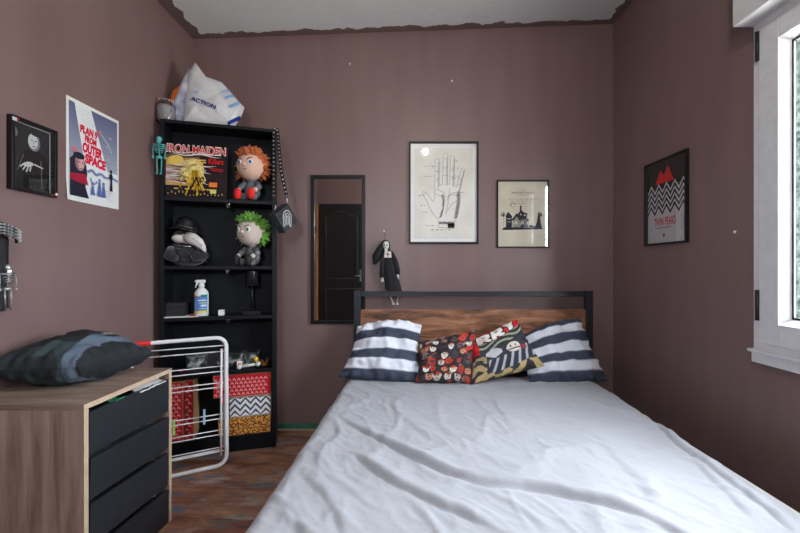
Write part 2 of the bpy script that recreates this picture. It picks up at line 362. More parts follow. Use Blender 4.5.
# ceiling lamp
lamp = thing('ceiling_lamp', 'round white glass lamp hanging from the ceiling behind the camera, mirrored in the print', 'lamp', (.245, 0.0, ceilz(.245)))
mb = MB(); mb.lathe([(.001, 0), (.05, 0), (.05, -.006), (.012, -.01), (.001, -.01)], WHITE); mb.build('ceiling_rose', lamp)
mb = MB(); mb.tube([(0, 0, -.001), (0, 0, -.012)], .006, WHITE, 8); mb.build('lamp_cable', lamp)
mb = MB(); mb.ell((0, 0, -.050), .040, mat('glowing_lamp_glass', (1, .96, .91), .4, emit=340)); mb.build('lamp_globe', lamp)
# small plugs and screws left in the walls
def plug(c, axis, label):
    mb = MB(); Mx = Matrix.Translation(c) @ Matrix.Rotation(axis, 4, 'Z')
    mb.tube([(0, 0, 0), (0, -.004, 0), (0, -.006, 0)], [.007, .007, .003], mat('white_plastic', (.8, .8, .8), .4), 12, M=Mx)
    tag(mb.build('wall_plug'), label, 'wall plug')
plug(P(452, 81, YB), 0, 'small white wall plug high on the wall above the hand print')
plug(P(350, 64, YB), 0, 'small white wall plug near the ceiling above the mirror')
plug(P(363.5, 193, YB), 0, 'tiny white screw head in the wall beside the mirror top')
plug(P(735, 232, WX1 * F / (735 - CX)), R(-90), 'white plug in the right wall between poster and window')

# ================================================================== BOOKCASE
TH = R(16); ct, st = cos(TH), sin(TH); BF = V((-1.477, 2.26)); BW, BD = .652, .178
def bu(px, d):
    k = (px - CX) / F; return (k * (BF.y + d * ct) - BF.x + d * st) / (ct - k * st)
def bp3(u, d, z): return V((BF.x + u * ct - d * st, BF.y + u * st + d * ct, z))
def zpy(py, Y): return H + (CY - py) / F * Y
BLK = mat('black_brown_laminate', (.0055, .0062, .009), .5, spec=.2, noise_amt=.25, nscale=10, stretch=(1, 1, 8), bump=.03)
bk = thing('bookcase', 'tall black open bookcase standing angled in the left corner', 'bookcase', (BF.x, BF.y, 0), TH)
mb = MB(); mb.box(0, .022, 0, BD, 0, 2.02, BLK); mb.build('side_panel', bk, .0015)
mb = MB(); mb.box(BW - .022, BW, 0, BD, 0, 2.02, BLK); mb.build('side_panel', bk, .0015)
mb = MB(); mb.box(.0, BW, .0, BD, 2.0205, 2.04, BLK); mb.build('top_panel', bk, .0015)
mb = MB(); mb.box(.022, BW - .022, BD - .008, BD, .0, 2.02, mat('black_back_board', (.0045, .0055, .008), .55, spec=.18, noise_amt=.2, nscale=8)); mb.build('back_panel', bk)
SH = [1.578, 1.163, .85, .508, .096]
for z in SH:
    mb = MB(); mb.box(.0222, BW - .0222, .003, BD - .0085, z - .022, z, BLK); mb.build('shelf', bk, .0015)
mb = MB(); mb.box(.0222, BW - .0222, .01, .026, 0, SH[4] - .0225, BLK); mb.build('plinth', bk)
CH = mat('chrome', (.7, .72, .75), .15, 1)
for z in SH[:3]:
    mb = MB(); u = BW * .56
    mb.lathe([(.001, 0), (.02, 0), (.02, -.006), (.014, -.008), (.014, -.026), (.001, -.026)], CH, 18, Matrix.Translation((u, .05, z - .0222))); mb.build('spotlight', bk)

def on(px, d, z): u = bu(px, d); return bp3(u, d, z)
# --- album cover
AW, AH = .338, .335
al = thing('record_sleeve', 'record sleeve with red lettering and yellow artwork on the top shelf', 'record', bp3(.024, .016, SH[0]), (R(-5), 0, TH))
mb = MB(); mb.box(0, AW, 0, .006, 0, AH, ink(40, 30, 40)); mb.build('sleeve', al)
art = Art(.0002)
art.rect(0, AW, 0, AH, ink(38, 26, 28)); rr = random.Random(3)
for i in range(9): art.rect(0, .20 + .02 * sin(i * 2.1), .075 + i * .021, .097 + i * .021, [ink(196, 150, 88), ink(176, 150, 140), ink(205, 190, 190), ink(150, 116, 104), ink(196, 178, 176), ink(170, 136, 120), ink(206, 176, 110), ink(216, 182, 100), ink(120, 90, 80)][i])
for i in range(16):       # streaky evening sky
    y = .09 + i * .0125; c = [ink(212, 196, 196), ink(66, 42, 40), ink(190, 150, 90), ink(50, 34, 38), ink(225, 214, 214)][i % 5]
    x0 = rr.uniform(0, .02); L_ = rr.uniform(.16, .31); pts = []
    n = 12
    for k in range(n + 1): pts.append((x0 + L_ * k / n, y + .006 * sin(k * .9 + i)))
    for k in range(n, -1, -1): pts.append((x0 + L_ * k / n, y + .006 * sin(k * .9 + i) + .009 * sin(pi * k / n)))
    art.poly(pts, c)
art.ell2(.05, .23, .045, .03, ink(222, 190, 90), .2)
art.rect(.035, .28, .05, .058, ink(200, 180, 110))
for i in range(16):
    x = .01 + i * .0198; hh = rr.uniform(.02, .075); art.rect(x, x + .017, .0, hh, ink(30, 24, 30)); 
    art.rect(x + .004, x + .008, hh * .4, hh * .6, ink(220, 190, 80))
art.ell2(.155, .17, .055, .075, ink(214, 186, 104)); 
rr2 = random.Random(9)
art.lines([[(.15 + rr2.uniform(-.03, .03), .21), (.15 + rr2.uniform(-.07, .07), rr2.uniform(.09, .25))] for _ in range(26)], .006, ink(236, 218, 150))
art.lines([[(.16 + rr2.uniform(-.02, .02), .17), (.16 + rr2.uniform(-.05, .06), rr2.uniform(.01, .1))] for _ in range(16)], .008, ink(200, 160, 40))
art.lines([[(.17 + rr2.uniform(-.03, .03), .13), (.16 + rr2.uniform(-.05, .06), rr2.uniform(.01, .1))] for _ in range(8)], .005, ink(50, 36, 30))
art.rect(.24, .285, .07, .1, ink(226, 120, 50)); art.rect(.245, .28, .03, .05, ink(200, 200, 110)); art.lines([[(.08, .06), (.10, .13), (.07, .15)], [(.1, .13), (.13, .12)]], .008, ink(170, 140, 60))
art.text('IRON MAIDEN', .004, AW - .006, .272, .328, ink(240, 230, 225), .045); art.text('IRON MAIDEN', .007, AW - .009, .277, .323, ink(205, 22, 40), .01)
art.text('Killers', .235, .318, .215, .252, ink(215, 30, 35), .01); art.lines([[(.24, .187), (.318, .182)], [(.25, .176), (.316, .17)]], .006, ink(170, 30, 35))
art.build('cover_print', al)

FUR = lambda n, c, c2: mat(n, c, .9, col2=c2, nscale=60, sheen=.3)
def hair(mb, c, r, m, test, n=170, ln=.03, seed=1, rad=.012):
    rr = random.Random(seed); k = 0
    while k < n:
        d = V((rr.gauss(0, 1), rr.gauss(0, 1), rr.gauss(0, 1))).normalized()
        if not test(d): continue
        k += 1; a = V((c[0] + d.x * r[0] * .93, c[1] + d.y * r[1] * .93, c[2] + d.z * r[2] * .93))
        t = (d + V((rr.uniform(-.5, .5), rr.uniform(-.3, .3), rr.uniform(-.1, .8)))).normalized(); L_ = ln * rr.uniform(.6, 1.4)
        mb.tube([a, a + t * L_ * .5 + d * .004, a + t * L_ + V((0, 0, -.15 * L_))], [rad, rad * .75, rad * .1], m, 6)
BLKC = mat('black_embroidery', (.008, .008, .009), .6)
def doll(label, loc, hairc, hairc2, skin, suit, suit2, shoe, turn, seed, eyec, headr=.078, tall=.0):
    d = thing('plush_doll', label, 'doll', loc, TH + turn)
    sk = mat('plush_skin_%d' % seed, skin, .85, bump=.1, bscale=200); su = mat('doll_clothes_%d' % seed, suit, .85, col2=suit2, nscale=45)
    z0 = .125 + tall
    mb = MB(); mb.ell((0, .005, .062 + tall * .4), (.05, .042, .064 + tall * .4), su); mb.ell((0, -.0, .118 + tall * .7), (.030, .03, .018), su); mb.build('body', d)
    c = (0, -.01, z0 + headr * .98)
    mb = MB(); mb.ell(c, (headr, headr * .9, headr * 1.02), sk, fn=lambda p: 1 + .06 * max(0, -p.z) * (abs(p.x) < .8))
    mb.ell((0, c[1] - headr * .9, c[2] - headr * .12), (.010, .012, .010), sk)
    for s in (-1, 1): mb.ell((s * headr * .98, c[1] + .012, c[2] - .005), (.011, .010, .021), sk)
    hd = mb.build('head', d)
    for s in (-1, 1):
        mb = MB(); ex = s * headr * .40; ey = c[1] - headr * .9 * math.sqrt(max(0, 1 - .16 - .01)) + .0005; Mx = Matrix.Translation((ex, ey, c[2] + .006)) @ Matrix.Rotation(s * R(25), 4, 'Z')
        mb.ell((0, 0, 0), (.016, .005, .018), mat('eye_white', (.8, .8, .8), .5), Mx); mb.ell((0, -.003, -.001), (.010, .0045, .012), mat('eye_%d' % seed, eyec, .4), Mx); mb.ell((0, -.0055, -.001), (.005, .003, .007), BLKC, Mx)
        mb.build('eye', hd)
        mb = MB(); mb.tube([(ex - .017, ey - .004, c[2] + .027 + (.004 if s < 0 else -.004)), (ex, ey - .006, c[2] + .029), (ex + .017, ey - .004, c[2] + .027 - (.004 if s < 0 else -.004))], .0025, mat('brow_%d' % seed, tuple(x * .5 for x in hairc), .8), 6); mb.build('eyebrow', hd)
    mb = MB(); yy = c[1] - headr * .82; mb.tube([(-.02, yy + .005, c[2] - .035), (0, yy - .003, c[2] - .04), (.022, yy + .006, c[2] - .034)], .002, mat('mouth_stitch', (.10, .02, .02), .8), 6); mb.build('mouth', hd)
    hm = FUR('doll_hair_%d' % seed, hairc, hairc2)
    mb = MB(); mb.ell((c[0], c[1] + .012, c[2] + .012), (headr * 1.02, headr * .95, headr * 1.0), hm)
    hair(mb, c, (headr, headr * .95, headr * 1.05), hm, lambda q: (q.y > .05 or q.z > .62) and q.z > -.75, 260, .042, seed)
    mb.build('hair', d)
    for s in (-1, 1):
        mb = MB(); mb.tube([(s * .036, -.005, .10 + tall), (s * .062, -.025, .075 + tall * .7), (s * .058, -.05, .06 + tall * .5)], [.018, .019, .015], su, 10); a = mb.build('arm', d)
        mb = MB(); mb.ell((s * .057, -.058, .056 + tall * .5), (.014, .014, .016), sk)
        for k in range(3): mb.ell((s * .057 + (k - 1) * .008, -.068, .055 + tall * .5), (.005, .008, .006), sk, nu=8, nv=6)
        mb.build('hand', a)
        mb = MB(); mb.tube([(s * .022, -.01, .026), (s * .040, -.05, .026), (s * .044, -.075, .028)], [.024, .023, .020], su, 10); l = mb.build('leg', d)
        mb = MB(); mb.ell((s * .045, -.088, .036), (.024, .019, .036), mat('doll_shoe_%d' % seed, shoe, .7)); mb.build('shoe', l)
    return d
doll('plush doll with spiky orange-red hair and red shoes on the top shelf', on(252, .058, SH[0]), (.42, .075, .015), (.62, .16, .03), (.72, .47, .36), (.10, .13, .16), (.16, .16, .17), (.75, .012, .012), R(-24), 11, (.12, .2, .35), .088, .018)
doll('plush doll with bushy green hair and charcoal clothes on the second shelf', on(252, .058, SH[1]), (.07, .22, .015), (.16, .42, .04), (.62, .52, .46), (.03, .03, .035), (.22, .22, .23), (.01, .01, .012), R(-34), 23, (.10, .3, .14), .088, .012)
# --- plague doctor plush
pd = thing('plague_doctor_plush', 'black plush with leather hat and long white beak mask', 'plush toy', on(188, .072, SH[1]), TH)
bf = FUR('black_plush_fur', (.006, .006, .008), (.02, .02, .024))
mb = MB(); mb.ell((0, 0, .065), (.11, .075, .068), bf); hair(mb, (0, 0, .065), (.11, .075, .068), bf, lambda q: q.z > -.6, 160, .014, 5, .008); mb.build('body', pd)
for s in (-1, 1):
    mb = MB(); mb.tube([(s * .08, -.02, .10), (s * .085, -.06, .06), (s * .045, -.085, .045)], [.03, .032, .022], bf, 12); mb.build('arm', pd)
MASK = mat('cream_mask_felt', (.66, .64, .60), .8, noise_amt=.06, nscale=30)
mb = MB(); mb.ell((-.015, -.005, .175), (.066, .062, .055), bf); mb.ell((.0, -.022, .172), (.058, .05, .042), MASK); mb.ell((-.022, -.038, .168), (.058, .034, .030), MASK); hd = mb.build('head', pd)
mb = MB(); mb.tube([(.015, -.05, .175), (.045, -.07, .163), (.078, -.08, .14), (.102, -.085, .112), (.115, -.087, .085)], [.036, .036, .030, .019, .004], MASK, 16); mb.build('beak', hd)
mb = MB()
for k in range(5): mb.tube([(.03 + k * .016, -.101 - .001 * k, .182 - k * .012), (.036 + k * .016, -.106, .172 - k * .012)], .0012, BLKC, 5)
mb.tube([(.02, -.087, .178), (.05, -.107, .166), (.08, -.111, .143), (.1, -.104, .115)], .001, BLKC, 5); mb.build('stitching', hd)
mb = MB(); mb.ell((.008, -.068, .195), (.016, .008, .013), BLKC); mb.build('goggle_eye', hd)
LEA = mat('black_leather', (.008, .008, .01), .28, bump=.08, bscale=80)
mb = MB(); mb.lathe([(.096, 0), (.099, .003), (.092, .010), (.065, .018), (.060, .026), (.060, .055), (.052, .08), (.03, .094), (.001, .098)], LEA, 30, Matrix.Translation((-.012, -.01, .205)) @ Matrix.Rotation(R(8), 4, 'Y') @ Matrix.Rotation(R(-8), 4, 'X'))
mb.build('hat', pd)
mb = MB(); mb.lathe([(.0605, .020), (.063, .022), (.063, .034), (.0605, .036)], mat('black_satin', (.02, .02, .024), .3), 30, Matrix.Translation((-.012, -.01, .205)) @ Matrix.Rotation(R(8), 4, 'Y') @ Matrix.Rotation(R(-8), 4, 'X')); mb.build('hat_band', pd)
mb = MB(); mb.tube([(-.10, -.05, .135), (-.05, -.078, .125), (0, -.085, .118), (.04, -.08, .118)], .0018, mat('silver_chain', (.6, .6, .62), .3, 1), 6); mb.build('chain', pd)
# --- shelf 3 items
z3 = SH[2]
mg = thing('magazine', 'thin white and red magazine lying under the black box', 'magazine', on(181, .070, z3), TH + R(3))
mb = MB(); mb.box(-.085, .10, -.062, .062, 0, .004, ink(225, 225, 225)); mb.build('pages', mg); a_ = Art(); 
mb = MB(); mb.box(-.085, .10, -.062, .062, .004, .0048, ink(232, 230, 228)); mb.box(.045, .09, -.06, .02, .0048, .0052, ink(200, 80, 60)); mb.build('cover', mg)
bx = thing('small_box', 'matte black box sitting on the magazine on the middle shelf', 'box', on(176, .085, z3 + .0053), TH)
mb = MB(); mb.box(-.062, .062, -.045, .045, 0, .055, mat('matte_black_card', (.012, .012, .014), .7, bump=.1)); mb.build('box_base', bx, .002); mb = MB(); mb.box(-.064, .064, -.047, .047, .0555, .082, MC['matte_black_card']); mb.build('box_lid', bx, .002)
sb = thing('spray_bottle', 'white trigger spray bottle with blue and yellow label', 'bottle', on(201.5, .085, z3), TH)
WP = mat('white_plastic', (.8, .8, .8), .4)
mb = MB(); mb.lathe([(.001, 0), (.036, 0), (.040, .004), (.0405, .14), (.037, .153), (.024, .168), (.015, .175), (.014, .185), (.001, .185)], WP, 32); mb.build('bottle_body', sb)
mb = MB(); mb.lathe([(.0155, .178), (.0175, .18), (.0175, .198), (.012, .203), (.001, .203)], WP, 24); mb.build('collar', sb)
mb = MB(); mb.box(-.032, .022, -.009, .009, .206, .226, WP); mb.box(-.008, .008, -.008, .008, .2, .21, WP); mb.box(-.038, -.032, -.006, .006, .211, .222, WP); mb.build('spray_head', sb, .004)
mb = MB(); mb.tube([(-.02, 0, .206), (-.03, 0, .195), (-.034, 0, .175)], [.005, .005, .004], WP, 8); mb.build('trigger', sb)
la = Art(.0002); la.map = lambda x, y, z: (sin(x / .0405) * (.041 + z), -cos(x / .0405) * (.041 + z), y)
def lrect(x0, x1, y0, y1, m, n=10):
    pts = [(x0 + (x1 - x0) * i / n, y0) for i in range(n + 1)] + [(x1 + (x0 - x1) * i / n, y1) for i in range(n + 1)]
    la.put(pts, [(i, i + 1, 2 * n - i, 2 * n + 1 - i) for i in range(n)], m)
lrect(-.045, .045, .022, .128, ink(92, 135, 200)); lrect(-.045, .045, .022, .034, ink(225, 205, 60)); lrect(-.045, .02, .123, .128, ink(235, 170, 50)); lrect(.005, .045, .118, .134, ink(30, 130, 130))
for i in range(6): lrect(-.03, -.024, .045 + i * .012, .051 + i * .012, ink(225, 235, 245), 2)
lrect(-.012, .036, .096, .102, ink(215, 225, 240)); lrect(-.005, .036, .08, .085, ink(190, 210, 120)); lrect(.005, .036, .06, .072, ink(205, 220, 240)); lrect(-.005, .036, .045, .049, ink(160, 200, 190))
la.build('bottle_label', sb)
cn = tag(MB().box(-.016, .016, -.016, .016, 0, .034, WP).box(-.010, .010, -.010, .010, .034, .0365, mat('grey_plastic', (.3, .3, .3), .5)).build('candle_cup', None, .003, loc=on(221.5, .07, z3)), 'small white square candle cup beside the spray bottle', 'candle'); cn.rotation_euler.z = TH
tl = thing('table_lamp', 'slim black table lamp with drum shade on the middle shelf', 'lamp', on(252, .09, z3), TH)
LB = mat('black_metal_satin', (.02, .022, .026), .3, .5)
mb = MB(); mb.box(-.052, .052, -.045, .045, 0, .022, LB); mb.build('lamp_base', tl, .003)
mb = MB(); mb.tube([(0, 0, .022), (0, 0, .2)], .006, LB, 12); mb.build('lamp_pole', tl)
mb = MB(); mb.lathe([(.036, .28), (.045, .185), (.043, .185), (.034, .279)], LB, 32); mb.build('lamp_shade', tl)
# --- shelf 4 items
z4 = SH[3]
BW1 = mat('marbled_grey_print', (.02, .02, .022), .5); N, L, b = nodes_of(BW1)
tc = N.new('ShaderNodeTexCoord'); t = N.new('ShaderNodeTexNoise'); t.inputs['Scale'].default_value = 16; t.inputs['Distortion'].default_value = 1.2; t.inputs['Detail'].default_value = 4; L.new(tc.outputs['Object'], t.inputs['Vector'])
r = N.new('ShaderNodeValToRGB'); r.color_ramp.elements[0].position = .5; r.color_ramp.elements[0].color = (.015, .015, .017, 1); r.color_ramp.elements[1].position = .68; r.color_ramp.elements[1].color = (.45, .5, .48, 1); L.new(t.outputs['Fac'], r.inputs['Fac']); L.new(r.outputs[0], b.inputs['Base Color'])
u0, u1 = bu(187, .13), bu(259, .13)
lb = thing('long_box', 'long low box with black and grey marbled print on the lower shelf', 'box', bp3((u0 + u1) / 2, .136, z4), TH)
hw = (u1 - u0) / 2; mb = MB(); mb.box(-hw, hw, -.03, .03, 0, .062, BW1); mb.build('box_base', lb, .002); mb = MB(); mb.box(-hw - .001, hw + .001, -.031, .031, .0625, .088, BW1); mb.build('box_lid', lb, .002)
cd = thing('small_card', 'small white card with a red heart propped before the marbled box', 'card', on(239.5, .05, z4), (R(-6), 0, TH))
mb = MB(); mb.box(-.016, .016, 0, .003, 0, .046, WP); mb.build('card_stock', cd)
a_ = Art(); hp = [(.010 * .9 * (16 * sin(t) ** 3) / 16, .026 + .010 * (13 * cos(t) - 5 * cos(2 * t) - 2 * cos(3 * t) - cos(4 * t)) / 16) for t in [2 * pi * i / 24 for i in range(24)]]; a_.poly(hp, ink(200, 25, 50)); a_.build('heart_print', cd)
bo = MB(); BN = mat('bone_white', (.72, .70, .66), .5)
bo.tube([(-.05, 0, .016), (.05, -.0, .024)], [.009, .009], BN, 10)
for x in (-.055, .055):
    for s in (-1, 1): bo.ell((x, s * .009, .014 if x < 0 else .026), (.014, .012, .014), BN)
tag(bo.build('toy_bone', loc=on(249, .035, z4)), 'white toy bone lying at the front of the lower shelf', 'toy').rotation_euler.z = TH
yf = MB(); yf.ell((0, 0, .018), (.016, .014, .018), mat('black_toy_plastic', (.02, .02, .02), .5)); o = yf.build('figurine_body')
fg = thing('toy_figurine', 'tiny black and yellow figurine between bone and dark box end', 'figurine', on(256, .07, z4), TH); o.parent = fg
mb = MB(); mb.ell((0, 0, .05), (.015, .014, .016), mat('yellow_toy', (.8, .5, .03), .5)); mb.ell((0, 0, .034), (.008, .008, .01), MC['yellow_toy']); mb.build('figurine_head', fg)
br = MB()
for i in range(14):
    a = i * 2.4; br.tube([(0, 0, .002), (.02 * cos(a), .015 * sin(a), .03 + .01 * sin(i)), (.035 * cos(a), .02 * sin(a), .035 + .02 * cos(i * 1.7))], [.004, .003, .001], mat('dried_orange_petals', (.25, .10, .02), .8), 5)
br.ell((0, 0, .012), (.022, .018, .012), MC['dried_orange_petals'])
tag(br.build('dried_flower', loc=on(264, .07, z4)), 'dried orange-brown flower head at the right end of the lower shelf', 'dried flower')
tag(MB().ell((0, 0, .011), .011, mat('red_gloss', (.6, .01, .015), .3)).build('small_ball', loc=on(181, .05, z4)), 'tiny red ball at the left end of the lower shelf', 'ball')
# --- bottom compartment boxes
KR = mat('kraft_card', (.42, .25, .11), .8, noise_amt=.08)
z5 = SH[4]
def script_pat(art, x0, x1, y0, y1, wd=.0028, rows=.022):
    # meander key-like interlocking pale marks on red
    segs = []; y = y0 + rows * .6; j = 0
    while y < y1 - rows * .3:
        x = x0 + (j % 2) * rows * .6 + .004
        while x < x1 - rows * 1.1:
            segs.append([(x, y - rows * .28), (x + rows * .15, y + rows * .3), (x + rows * .45, y + rows * .3), (x + rows * .35, y - rows * .05), (x + rows * .7, y - rows * .05), (x + rows * .6, y - rows * .3)]); x += rows * 1.15
        y += rows; j += 1
    art.lines(segs, wd, ink(232, 170, 165))
def carton(name, label, u0, u1, zb, zt, face, y0=.02, depth=.148):
    o = thing(name, label, 'box', bp3((u0 + u1) / 2, y0, zb), TH); hw = (u1 - u0) / 2; h = zt - zb
    lidh = min(.03, h * .3)
    mb = MB(); mb.box(-hw + .002, hw - .002, .002, depth - .002, 0, h - lidh, KR); mb.build('box_base', o, .001)
    mb = MB(); mb.box(-hw, hw, 0.0, depth, h - lidh + .0003, h, KR); mb.build('box_lid', o, .001)
    a = Art(.0003); face(a, -hw + .004, hw - .004, .003, h - .004); a.build('printed_wrap', o)
    return o
def f_leo(a, x0, x1, y0, y1):
    a.rect(x0, x1, y0, y1, ink(232, 160, 78)); rr = random.Random(4); segs = []
    for i in range(12):
        for j in range(5):
            cx = x0 + (i + .5 + (j % 2) * .4 + rr.uniform(-.15, .15)) * (x1 - x0) / 12.4; cy = y0 + (j + .5 + rr.uniform(-.12, .12)) * (y1 - y0) / 5
            a0 = rr.uniform(0, 6.28); segs.append([(min(x1, cx + .0095 * cos(a0 + t)), cy + .0075 * sin(a0 + t)) for t in [k * 4.6 / 7 for k in range(8)]])
    a.lines(segs, .0062, ink(35, 24, 22))
def f_chev(a, x0, x1, y0, y1):
    a.rect(x0, x1, y0, y1, ink(228, 228, 232)); n = 4; p = (x1 - x0) / n; s = .040; k = 0; y = y0 - s
    while y < y1 + s:
        segs = []
        pts = [(x0 + i * p / 2, y + (.036 if i % 2 else 0)) for i in range(2 * n + 1)]
        up = [(x, max(y0, min(y1, q + .0085))) for x, q in pts]; dn = [(x, max(y0, min(y1, q - .0085))) for x, q in pts]
        fs = [(i, i + 1, 2 * len(pts) - 2 - i, 2 * len(pts) - 1 - i) for i in range(len(pts) - 1)]
        a.put(dn + up[::-1], fs, ink(70, 74, 88)); y += s
def f_red(a, x0, x1, y0, y1):
    a.rect(x0, x1, y0, y1, ink(186, 30, 46)); script_pat(a, x0, x1, y0, y1, .0042, .023)
ur = BW - .026
carton('decorated_box', 'leopard print box at the bottom of the right stack', bu(218, .02), ur - .004, z5, z5 + .112, f_leo)
carton('decorated_box', 'black and white zigzag box in the middle of the right stack', bu(229, .02), ur, z5 + .1125, z5 + .242, f_chev)
carton('decorated_box', 'wide red patterned box on top of the zigzag box', bu(213, .02), ur - .002, z5 + .2425, z5 + .385, f_red)
carton('decorated_box', 'tall red patterned box standing at the far left of the bottom shelf', .024, bu(183.5, .03), z5, z5 + .36, f_red, .03, .138)
carton('decorated_box', 'narrow red patterned box beside the tall red one', bu(184.2, .03), bu(194, .03), z5, z5 + .365, f_red, .03, .138)
# --- on top of the bookcase
ZT = 2.0405
jar = thing('glass_jar', 'clear lidded jar of crumpled foil on the bookcase top corner', 'jar', on(166, .07, ZT), TH)
mb = MB(); mb.lathe([(.001, 0), (.050, 0), (.054, .005), (.054, .10), (.044, .115), (.040, .118), (.038, .114), (.051, .098), (.051, .006), (.001, .004)], mat('jar_glass_thick', (.9, .92, .93), .06, trans=1), 28); mb.build('jar_body', jar)
mb = MB(); mb.lathe([(.001, .136), (.044, .136), (.047, .133), (.047, .119), (.045, .118)], MC['jar_glass_thick'], 28); mb.build('jar_lid', jar)
mb = MB(); mb.ell((0, 0, .054), (.048, .048, .052), mat('crumpled_silver_foil', (.62, .58, .62), .35, .3, bump=1, bscale=40), nu=36, nv=24, fn=lambda p: min(1.25, 1 / max(abs(p.z), math.hypot(p.x, p.y))) * .93 + .16 * noise.noise(p * 3.5)); mb.build('foil', jar)
def crumpled(name, outline, thick, m, seed, parent, nr=12, sm=False, boundary_m=None):
    n = len(outline); cx = sum(p[0] for p in outline) / n; cz = sum(p[1] for p in outline) / n
    dense = []
    for i in range(n):
        a, b = outline[i], outline[(i + 1) % n]
        for k in range(6): dense.append((a[0] + (b[0] - a[0]) * k / 6, a[1] + (b[1] - a[1]) * k / 6))
    mb = MB()
    def surf(x, z, r, sgn):
        b = thick * math.sqrt(max(0, 1 - r ** 3)); q = V((x * 11, z * 11, seed + sgn * 5))
        return sgn * (b * (1 + .25 * noise.noise(q * .6))) + .022 * (1 - r ** 4) * (noise.voronoi(q)[0][0] - .4)
    for sgn in (-1, 1):
        vs = []; fs = []
        for j in range(nr + 1):
            r = j / nr
            for (x, z) in dense:
                X, Z = cx + (x - cx) * r, cz + (z - cz) * r; vs.append((X, surf(X, Z, r, sgn), Z))
        D = len(dense)
        for j in range(nr):
            for i in range(D):
                q = (j * D + i, j * D + (i + 1) % D, (j + 1) * D + (i + 1) % D, (j + 1) * D + i); fs.append(q if sgn > 0 else q[::-1])
        mb.add(vs, fs, m, sm)
    mb.build(name, parent)
    def onfront(x, z, lift):
        # radial coordinate of (x,z)
        best = 1e9; dx, dz = x - cx, z - cz
        for i in range(D):
            a, b = dense[i], dense[(i + 1) % D]; ax, az, bx, bz = a[0] - cx, a[1] - cz, b[0] - cx, b[1] - cz
            den = dx * (bz - az) - dz * (bx - ax)
            if abs(den) < 1e-12: continue
            t = (ax * (bz - az) - az * (bx - ax)) / den; s = (ax * dz - az * dx) / den
            if t > 0 and -1e-6 <= s <= 1 + 1e-6: best = min(best, t)
        r = min(1, 1 / best) if best < 1e9 else 0
        return (x, surf(x, z, r, -1) - lift - .004, z)
    return onfront
sbg = thing('shopping_bag', 'white plastic shopping bag with blue lettering and stripes on bookcase top', 'bag', on(204, .085, ZT), TH)
K = .00625   # metres per photo pixel at this depth
def q(px, py): return ((px - 204) * K, max(0, (127 - py) * K))
PLA = mat('white_bag_plastic', (.60, .60, .63), .3, noise_amt=.04, nscale=9, bump=.35, bscale=14)
ol = [q(185, 128), q(187, 98), q(190.5, 74), q(196, 62.5), q(200, 68), q(206, 76), q(221, 80), q(230, 90), q(242, 103), q(239, 112), q(231, 128)]
fr = crumpled('bag_body', ol, .055, PLA, 3.1, sbg)
a = Art(.0004); a.map = lambda x, y, z: fr(x, y, z + .003)
tx, ty = q(193.5, 104); a.text('ACTION', tx, tx + .150, ty, ty + .026, ink(28, 45, 130), .03, R(-19))
a.build('bag_lettering', sbg)
for (x, y, L_, c) in ((221.5, 92, 7, (150, 185, 225)), (224.5, 98, 8.5, (130, 170, 220)), (228, 105.5, 9, (120, 165, 215))):
    p = q(x, y); n = 6; a = Art(.0004); a.map = lambda x, y, z: fr(x, y, z + .003)
    pts = [(p[0] + L_ * K * k / n, p[1] + L_ * K * k / n * .62) for k in range(n + 1)]; pts = [(u, v) for u, v in pts]
    a.put(pts + [(u + .006, v - .016) for u, v in pts[::-1]], [(i, i + 1, 2 * n - i, 2 * n + 1 - i) for i in range(n)], ink(*c)); a.build('bag_stripe', sbg)
a = Art(.0004); a.map = lambda x, y, z: fr(x, y, z + .003)
p = q(195, 96); a.put([(p[0], p[1]), (p[0] + .035, p[1] - .004), (p[0] + .035, p[1] + .008), (p[0], p[1] + .012)], [(0, 1, 2, 3)], ink(170, 195, 225)); a.build('bag_mark', sbg); a = Art(.0004); a.map = lambda x, y, z: fr(x, y, z + .003)
p = q(227, 127); pts = [(p[0] + .07 * k / 6, p[1] + .012 + .055 * k / 6) for k in range(7)]
a.put(pts + [(u - .0, v + .022) for u, v in pts[::-1]], [(i, i + 1, 12 - i, 13 - i) for i in range(6)], ink(35, 50, 140))
a.build('bag_stripe', sbg)
OR = mat('orange_bag_plastic', (.75, .16, .01), .35, bump=.4, bscale=18)
def q2(px, py): return ((px - 204) * K, max(0, (127 - py) * K))
crumpled('bag_gusset', [q2(174, 128), q2(176, 108), q2(184, 84), q2(190.5, 69), q2(193, 75), q2(191, 128)], .022, mat('navy_white_bag', (.04, .06, .25), .4, col2=(.5, .5, .56), nscale=14), 8.2, sbg)
ob = thing('orange_bag', 'orange plastic bag tucked behind the jar and white shopping bag', 'bag', on(177, .13, ZT), TH)
def q3(px, py): return ((px - 178) * K, max(0, (126 - py) * K))
crumpled('bag_body', [q3(170, 127), q3(171, 102), q3(174, 90), q3(185, 79), q3(188, 88), q3(187, 127)], .012, OR, 5.2, ob)
